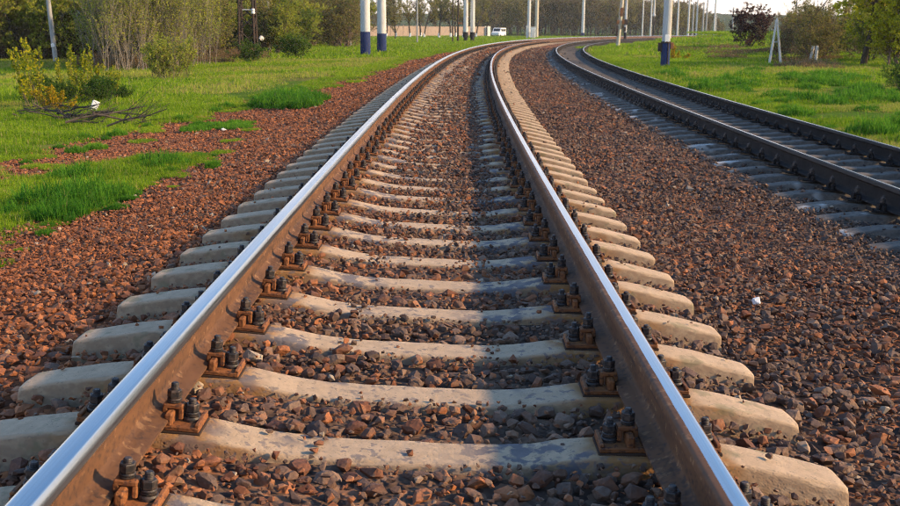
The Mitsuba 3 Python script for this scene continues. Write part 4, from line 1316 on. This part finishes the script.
# ================================================================ MASTS, POLES, WALL AND SMALL THINGS
def pole(name, label, x, y, h, r0, r1, body, base=None, base_h=0.0, base_r=None, lean=(0, 0), category='pole', group=None):
    key = numbered(name)
    M = place(x, y, 0, lean=lean)
    rb = lambda z: r0 + (r1 - r0) * z / h
    z0 = base_h if base else -0.4
    scene[key + '__shaft'] = {**mikit.ply(lathe([(0, z0), (rb(z0), z0), (r1, h), (r1 * 0.6, h + 0.03), (0, h + 0.03)], 18), body, smooth=35), 'to_world': M}
    if base:
        br = base_r or rb(0) + 0.003
        scene[key + '__painted_base'] = {**mikit.ply(lathe([(0, -0.4), (br, -0.4), (br * (rb(base_h) + 0.003) / (rb(0) + 0.003), base_h), (0, base_h)], 18), base, smooth=35), 'to_world': M}
    tag(key, label, category, group)
    return key, M


def part(key, name, mesh, mat, M, smooth=False):
    k, n = f'{key}__{name}', 1
    while k in scene:
        k, n = f'{key}__{name}_{n:03d}', n + 1
    scene[k] = {**mikit.ply(mesh, mat, smooth=smooth), 'to_world': M}


pole('concrete_pole', 'left of the two white poles with dark blue bases', -5.33, 65.56, 9.6, 0.315, 0.24, 'mat_pole_white', 'mat_paint_blue', 1.45)
pole('concrete_pole', 'right of the two white poles with dark blue bases', -4.77, 72.38, 9.6, 0.325, 0.25, 'mat_pole_white', 'mat_paint_blue', 1.38)
for lb, x, y in (('left pole of the white pair with black bases before the bend', 1.75, 134.3), ('right pole of the white pair with black bases before the bend', 2.62, 134.9)):
    k, M = pole('concrete_pole', lb, x, y, 9.6, 0.30, 0.24, 'mat_pole_white', 'mat_pole_grey', 0.62, 0.20)
    scene[k + '__painted_base'] = {**mikit.ply(lathe([(0, 0.6), (0.34, 0.6), (0.33, 1.28), (0.30, 1.30), (0, 1.30)], 18), 'mat_paint_black', smooth=35), 'to_world': M}
    part(k, 'footing', lathe([(0, -0.3), (0.24, -0.3), (0.24, 0.6), (0, 0.6)], 16), 'mat_paint_black', M, 40)
pole('concrete_pole', 'bluish white pole beside the white relay post', 13.9, 192.5, 10.5, 0.32, 0.26, 'mat_pole_white', 'mat_pole_grey', 1.2)
pole('concrete_pole', 'cream pole right of the white relay post', 15.75, 198.0, 10.5, 0.36, 0.28, 'mat_pole_cream')
pole('concrete_pole', 'white pole with blue base before the far wood', 32.8, 266.5, 11.5, 0.40, 0.32, 'mat_pole_white', 'mat_paint_blue', 0.9)
k, M = pole('rusty_pole', 'leaning cream pole with rusty plates inside the bend', 14.11, 90.29, 8.6, 0.165, 0.13, 'mat_pole_cream', lean=(0, 3.4))
for dx, z, w, h, m in ((-0.20, 2.15, 0.20, 0.32, 'mat_rusty'), (-0.22, 1.40, 0.13, 0.85, 'mat_iron'), (0.24, 2.20, 0.18, 0.34, 'mat_rusty'), (0.02, 3.0, 0.26, 0.7, 'mat_rusty'), (0.20, 1.80, 0.10, 0.3, 'mat_iron')):
    part(k, 'plate', rbox(w, 0.16, h, (dx, -0.17, z), 0.01), m, M)
k, M = pole('signal_post', 'white pole with a black lower half right of the rusty pole', 20.79, 127.5, 9.0, 0.16, 0.12, 'mat_pole_white', 'mat_paint_black', 1.0)
part(k, 'box', rbox(0.40, 0.34, 0.62, (0, -0.1, 2.2), 0.02), 'mat_iron', M)
part(k, 'box', rbox(0.26, 0.30, 0.5, (-0.12, -0.1, 1.35), 0.02), 'mat_iron', M)
k, M = pole('signal_post', 'short black signal post with a pale lamp inside the bend', 37.1, 196.0, 4.2, 0.20, 0.16, 'mat_paint_black')
part(k, 'lamp_head', rbox(0.55, 0.5, 1.0, (0, 0, 3.1), 0.06), 'mat_iron', M)
part(k, 'lamp', lathe([(0, 4.2), (0.25, 4.2), (0.28, 4.5), (0.16, 4.7), (0, 4.72)], 12), 'mat_pole_white', M, 40)
for lb, x, y, h, r in (('thin white pole, leftmost of the far row on the right', 41.97, 234.6, 8.0, 0.17), ('thin white pole just left of the black signal post', 43.3, 232.0, 8.6, 0.19), ('white pole just right of the black signal post', 44.93, 237.4, 10.5, 0.24),
                       ('thin cream pole close behind the blue based signal pole', 21.35, 104.05, 9.0, 0.12), ('thin white pole left behind the blue based signal pole', 45.0, 224.0, 10.0, 0.17),
                       ('white pole, first right of the blue based signal pole', 59.41, 280.5, 12.0, 0.26), ('white pole, second right of the blue based signal pole', 59.46, 268.0, 11.5, 0.26),
                       ('grey pole, third right of the blue based signal pole', 64.4, 285.0, 9.0, 0.22), ('white pole, fourth right of the blue based signal pole', 66.0, 287.5, 12.0, 0.24), ('grey pole, fifth right of the blue based signal pole', 67.6, 287.0, 9.0, 0.22),
                       ('grey pole, sixth right of the blue based signal pole', 69.0, 289.0, 11.5, 0.22), ('white pole at the right end of the far row', 71.2, 289.0, 12.5, 0.28), ('thin grey pole just right of the far row', 73.4, 296.0, 6.0, 0.16)):
    pole('line_pole', lb, x, y, h, r, r * 0.75, 'mat_pole_grey' if 'grey' in lb else 'mat_pole_cream' if 'cream' in lb else 'mat_pole_white')
# the signal pole with the blue base on the right verge
k, M = pole('signal_pole', 'white pole with dark blue base and small boxes on the right verge', 8.91, 44.17, 8.5, 0.170, 0.160, 'mat_pole_dull', 'mat_paint_blue', 1.02, 0.185)
part(k, 'collar', lathe([(0.172, 1.02), (0.20, 1.02), (0.20, 1.09), (0.172, 1.09)], 18), 'mat_iron', M)
part(k, 'box', rbox(0.14, 0.16, 0.36, (-0.25, -0.02, 0.86), 0.012), 'mat_iron', M)
part(k, 'box', rbox(0.13, 0.14, 0.26, (0.24, -0.04, 0.92), 0.012), 'mat_rusty', M)
part(k, 'sign', rbox(0.17, 0.012, 0.30, (0.0, -0.185, 1.22), 0.004), 'mat_paint_white', M)
part(k, 'cable_pipe', rod((0.06, -0.19, 0.0), (0.06, -0.195, 1.06), 0.022), 'mat_iron', M)
# wooden and thin poles on the left
k, M = pole('wooden_pole', 'grey leaning wooden pole on the far left with a white plate', -19.5, 52.1, 8.0, 0.115, 0.085, 'mat_pole_grey', lean=(0, -3.0))
part(k, 'plate', rbox(0.17, 0.02, 0.17, (0.0, -0.125, 0.86), 0.004), 'mat_paint_white', M)
k, M = pole('thin_pole', 'thin grey pole right of the lattice mast', -13.12, 76.3, 7.5, 0.085, 0.07, 'mat_pole_grey')
part(k, 'plate', rbox(0.16, 0.02, 0.24, (0.0, -0.095, 0.85), 0.004), 'mat_paint_white', M)
pole('thin_pole', 'thin pale pole left of the white poles with blue bases', -9.9, 104.0, 8.5, 0.07, 0.06, 'mat_pole_white')
for lb, x, y, m in (('thin dark pole among the orchard trees, left one', -3.9, 120.0, 'mat_pole_grey'), ('thin dark pole left of the white pair with black bases', 0.1, 126.0, 'mat_iron'), ('dark pole with a small lamp left of the white pair with black bases', 0.75, 129.0, 'mat_iron')):
    k, M = pole('thin_pole', lb, x, y, 9.0, 0.085 if 'lamp' not in lb else 0.13, 0.07, m)
    if 'lamp' in lb:
        part(k, 'lamp', rbox(0.5, 0.3, 0.22, (0.25, -0.1, 2.35), 0.03), 'mat_rusty', M)

# lattice mast of four angle-iron legs with zigzag braces
key = numbered('lattice_mast')
M = place(-12.0, 62.6)
W0, W1, HM = 0.46, 0.30, 9.0
corner = lambda i, z: np.array([(1 if i in (0, 3) else -1), (1 if i in (0, 1) else -1), 0]) * (W0 + (W1 - W0) * z / HM) + np.array([0, 0, z])
for i in range(4):
    c0, c1 = corner(i, -0.3), corner(i, HM)
    sx, sy = -np.sign(c0[0]), -np.sign(c0[1])
    L = cat([rod(c0, c1, 0.075, 0.065, 4), rod(c0 + [sx * 0.055, 0, 0], c1 + [sx * 0.05, 0, 0], 0.020, 0.018, 4), rod(c0 + [0, sy * 0.055, 0], c1 + [0, sy * 0.05, 0], 0.020, 0.018, 4)])
    part(key, 'leg', L, 'mat_iron', M)
for i in range(4):
    j = (i + 1) % 4
    for n in range(12):
        z = n * 0.75 + 0.1
        a, b = (i, j) if n % 2 == 0 else (j, i)
        part(key, 'brace', rod(corner(a, z), corner(b, z + 0.75), 0.042, 0.042, 4), 'mat_iron', M)
part(key, 'insulator', lathe([(0, 2.55), (0.10, 2.55), (0.12, 2.62), (0.09, 2.7), (0.12, 2.76), (0.09, 2.84), (0, 2.86)], 12).apply_translation([0.42, -0.42, 0]), 'mat_paint_white', M, 30)
part(key, 'bracket', rod((-0.20, -0.44, 2.78), (0.42, -0.44, 2.78), 0.025), 'mat_paint_white', M)
tag(key, 'dark rusty lattice mast in the scrub on the left', 'mast')

# white trestle pole, short posts, blue sheet fence on the right
key = numbered('trestle_pole')
M = place(14.5, 47.4)
for sx in (-1, 1):
    part(key, 'leg', rod((sx * 0.30 + 0.0, 0, -0.3), (sx * 0.02 - 0.06, 0, 1.86), 0.062, 0.045, 10), 'mat_pole_white', M, 40)
part(key, 'cap', lathe([(0, 1.80), (0.075, 1.80), (0.07, 1.92), (0.03, 2.04), (0, 2.05)], 10).apply_translation([-0.06, 0, 0]), 'mat_pole_white', M, 40)
part(key, 'crossbar', rod((-0.17, 0, 1.0), (0.1, 0, 1.0), 0.03), 'mat_pole_grey', M)
tag(key, 'white two legged trestle pole on the right verge', 'pole')
for lb, x, y, l in (('left one of two short white posts before the bushes, slanting', 16.3, 48.2, 9), ('right one of two short white posts before the bushes', 16.5, 48.0, 2)):
    pole('short_post', lb, x, y, 0.78, 0.075, 0.065, 'mat_pole_white', lean=(0, l), category='post')
key = numbered('blue_fence')
M = place(18.3, 39.6, -0.3)
for k in range(6):
    part(key, 'panel', cat([rbox(0.42, 0.03, 0.62, (k * 0.46 - 1.1, 0, 0.24), 0.006)] + [rbox(0.03, 0.018, 0.62, (k * 0.46 - 1.1 + d, -0.022, 0.24), 0.004) for d in (-0.13, 0, 0.13)]), 'mat_blue_sheet', M)
for k in range(4):
    part(key, 'post', rbox(0.06, 0.06, 0.8, (k * 0.92 - 1.33, 0.05, 0.24), 0.006), 'mat_iron', M)
tag(key, 'blue metal sheet fence under the yellow willow', 'fence')
for lb, x, y, h in (('thin grey pole far off left of the plum bush', 54.0, 205.0, 6.0), ('thin pole far off right of the trestle pole', 66.0, 205.0, 8.2)):
    k, M = pole('field_pole', lb, x, y, h, 0.20, 0.12, 'mat_pole_grey')
    part(k, 'crossarm', rbox(2.2, 0.14, 0.14, (0, -0.16, h - 0.7), 0.02), 'mat_pole_grey', M)

# relay post
key = numbered('relay_post')
M = place(14.2, 186.0)
part(key, 'cabinet', rbox(0.85, 0.6, 1.9, (0, 0, 0.95), 0.04), 'mat_paint_white', M)
part(key, 'roof', rbox(1.0, 0.75, 0.12, (0, 0, 1.96), 0.03), 'mat_paint_white', M)
part(key, 'door', rbox(0.62, 0.04, 1.5, (0, -0.315, 0.95), 0.012), 'mat_pole_white', M)
tag(key, 'small white relay post between the poles before the bend', 'cabinet')
key = numbered('white_marker')
M = place(13.2, 186.5)
part(key, 'post', rbox(0.36, 0.3, 2.3, (0, 0, 1.0), 0.03), 'mat_pole_white', M)
part(key, 'cap', rbox(0.46, 0.4, 0.14, (0, 0, 2.2), 0.03), 'mat_pole_white', M)
tag(key, 'pale blue white narrow marker left of the relay post', 'post')

# beige wall of slabs between posts
key = numbered('concrete_wall')
A, B = np.array([-22.0, 203.0]), np.array([7.3, 232.0])
n = 12
ang = math.atan2(B[1] - A[1], B[0] - A[0])
for k in range(n):
    c = A + (B - A) * (k + 0.5) / n
    part(key, 'panel', rbox(np.linalg.norm(B - A) / n - 0.16, 0.14, 2.25, (0, 0, 1.05), 0.03), 'mat_wall', place(c[0], c[1], ang))
for k in range(n + 1):
    c = A + (B - A) * k / n
    part(key, 'post', rbox(0.26, 0.26, 2.45, (0, 0, 1.1), 0.03), 'mat_wall' if k < n else 'mat_pole_white', place(c[0], c[1], ang))
part(key, 'end_slab', rbox(0.95, 0.2, 2.35, (0, 0, 1.1), 0.03), 'mat_pole_white', place(B[0] + 0.75, B[1] - 0.15, ang))
tag(key, 'long low beige concrete wall behind the orchard row', 'wall')

# parked white van beyond the bend
key = numbered('parked_van')
M = place(10.6, 240.0, math.radians(248))
from shapely.geometry import Polygon
side = Polygon([(-2.3, 0.35), (2.25, 0.35), (2.35, 0.55), (2.3, 1.0), (1.55, 1.18), (0.95, 1.92), (0.7, 2.0), (-2.2, 2.0), (-2.35, 1.85), (-2.38, 0.6)])
body = trimesh.creation.extrude_polygon(side, 1.8, engine='earcut')
body.apply_transform(trimesh.transformations.rotation_matrix(math.pi / 2, [1, 0, 0]))
body.apply_translation([0, 0.9, 0])
part(key, 'body', body, 'mat_paint_white', M)
for x0, x1 in ((0.12, 0.95), (-1.0, 0.0), (-2.1, -1.12)):
    for sy in (-1, 1):
        part(key, 'window', rbox(x1 - x0, 0.02, 0.52, ((x0 + x1) / 2 - 0.02, sy * 0.905, 1.5), 0.006), 'mat_glass', M)
ws = rbox(0.02, 1.5, 0.78, (0, 0, 0), 0.006)
ws.apply_transform(trimesh.transformations.rotation_matrix(-math.atan2(0.6, 0.74), [0, 1, 0]))
ws.apply_translation([1.262, 0, 1.555])
part(key, 'windscreen', ws, 'mat_glass', M)
for x in (-1.5, 1.5):
    for sy in (-1, 1):
        w = trimesh.creation.cylinder(0.33, 0.2, sections=20)
        w.apply_transform(trimesh.transformations.rotation_matrix(math.pi / 2, [1, 0, 0]))
        w.apply_translation([x, sy * 0.82, 0.33])
        part(key, 'wheel', w, 'mat_tyre', M)
tag(key, 'small white van parked beyond the bend right of the wall', 'van')

# white things lying about
key = numbered('white_slab')
slab = rbox(0.145, 0.055, 0.26, (0, 0, 0.12), 0.012)
scene[key] = {**mikit.ply(slab, 'mat_paint_white'), 'to_world': place(-7.56, 22.04, 0.25, lean=(-12, 22))}
tag(key, 'small white slab leaning in the grass above the branch heap', 'slab')
key = numbered('white_sheet')
r = np.random.default_rng(3)
sh = trimesh.creation.icosphere(3, 0.3)
sh.vertices *= [1.1, 0.5, 0.9]
sh.vertices += (meshkit.fbm(sh.vertices * 5, 3, 4)[:, None] - 0.5) * np.array([0.4, 0.25, 0.35])
scene[key] = {**mikit.ply(sh, 'mat_paint_white', smooth=True), 'to_world': place(-12.75, 87.0, s=0.7, dz=2.05)}
tag(key, 'crumpled white bag caught in the scrub right of the lattice mast', 'bag')
key = numbered('white_sheet')
scene[key] = {**mikit.ply(sh, 'mat_pole_white', smooth=True), 'to_world': place(-11.35, 63.4, 0.7, 0.5, dz=1.15)}
tag(key, 'crumpled pale bag beside the lattice mast', 'bag')
for lb, s, o, z in (('small white stone beside the far rail of the farther track', 20.3, 6.25, 0.07), ('white stone at the edge of the right grass, nearest to the picture border', 17.0, 6.35, 0.05), ('white stone below the dark grass clump on the left gravel', 16.4, -3.55, 0.05), ('bright white stone right of the near track sleepers', 5.35, 1.75, 0.035)):
    v, f = LOD[0][len(labels) % 40]
    p = to_world(np.float64(s), np.float64(o), lie(np.float64(s), np.float64(o)) + 0.03)
    key = numbered('white_stone')
    scene[key] = {**mikit.ply((v * z, f), 'mat_paint_white'), 'to_world': T().translate([float(a) for a in p])}
    tag(key, lb, 'stone')

# heap of dead branches on the left
key = numbered('branch_heap')
br = np.random.default_rng(14)
for k in range(34):
    c = np.array([-7.0 + br.normal(0, 0.95), 20.2 + br.normal(0, 0.5)])
    c[1] += (c[0] + 7.0) * -0.9
    a = br.normal(0.35, 0.5)
    L = br.uniform(0.5, 1.5)
    K = 7
    t = np.linspace(-0.5, 0.5, K)
    xy = c + np.outer(t * L, [math.cos(a), -math.sin(a)]) + np.cumsum(br.normal(0, 0.02, (K, 2)), axis=0)
    z = ground_z(xy[:, 0], xy[:, 1]) + br.uniform(0.02, 0.2) + np.cumsum(br.normal(0, 0.022, K)) + t * br.normal(0, 0.2)
    main = np.c_[xy, z]
    P, R = [main], [np.linspace(0.022, 0.008, K) * br.uniform(0.5, 1.2)]
    for q in range(5):
        i = br.integers(1, K - 1)
        d = main[i] - main[i - 1]
        d = d / np.linalg.norm(d) + br.normal(0, 0.5, 3) + [0, 0, 0.2]
        P.append(main[i] + np.outer(np.linspace(0, br.uniform(0.15, 0.45), K), d))
        R.append(np.linspace(0.007, 0.003, K))
    part(key, 'branch', tubes(P, R, 5), 'mat_bark_dark' if k % 4 else 'mat_bark', T())
tag(key, 'long heap of dark dead branches on the left grass', 'branches')

# ---------------------------------------------------------------- thin spring haze
scene['haze_medium'] = {'type': 'homogeneous', 'albedo': {'type': 'rgb', 'value': [0.95, 0.95, 0.96]}, 'sigma_t': {'type': 'rgb', 'value': [0.00022, 0.00022, 0.00022]}}
scene['haze'] = {'type': 'cube', 'bsdf': {'type': 'null'}, 'interior': ref('haze_medium'), 'to_world': T().translate([0, 1750, 16]).scale([2700, 2650, 24])}
tag('haze', 'thin pale haze over the fields', None, kind='stuff')
scene['camera']['medium'] = ref('haze_medium')
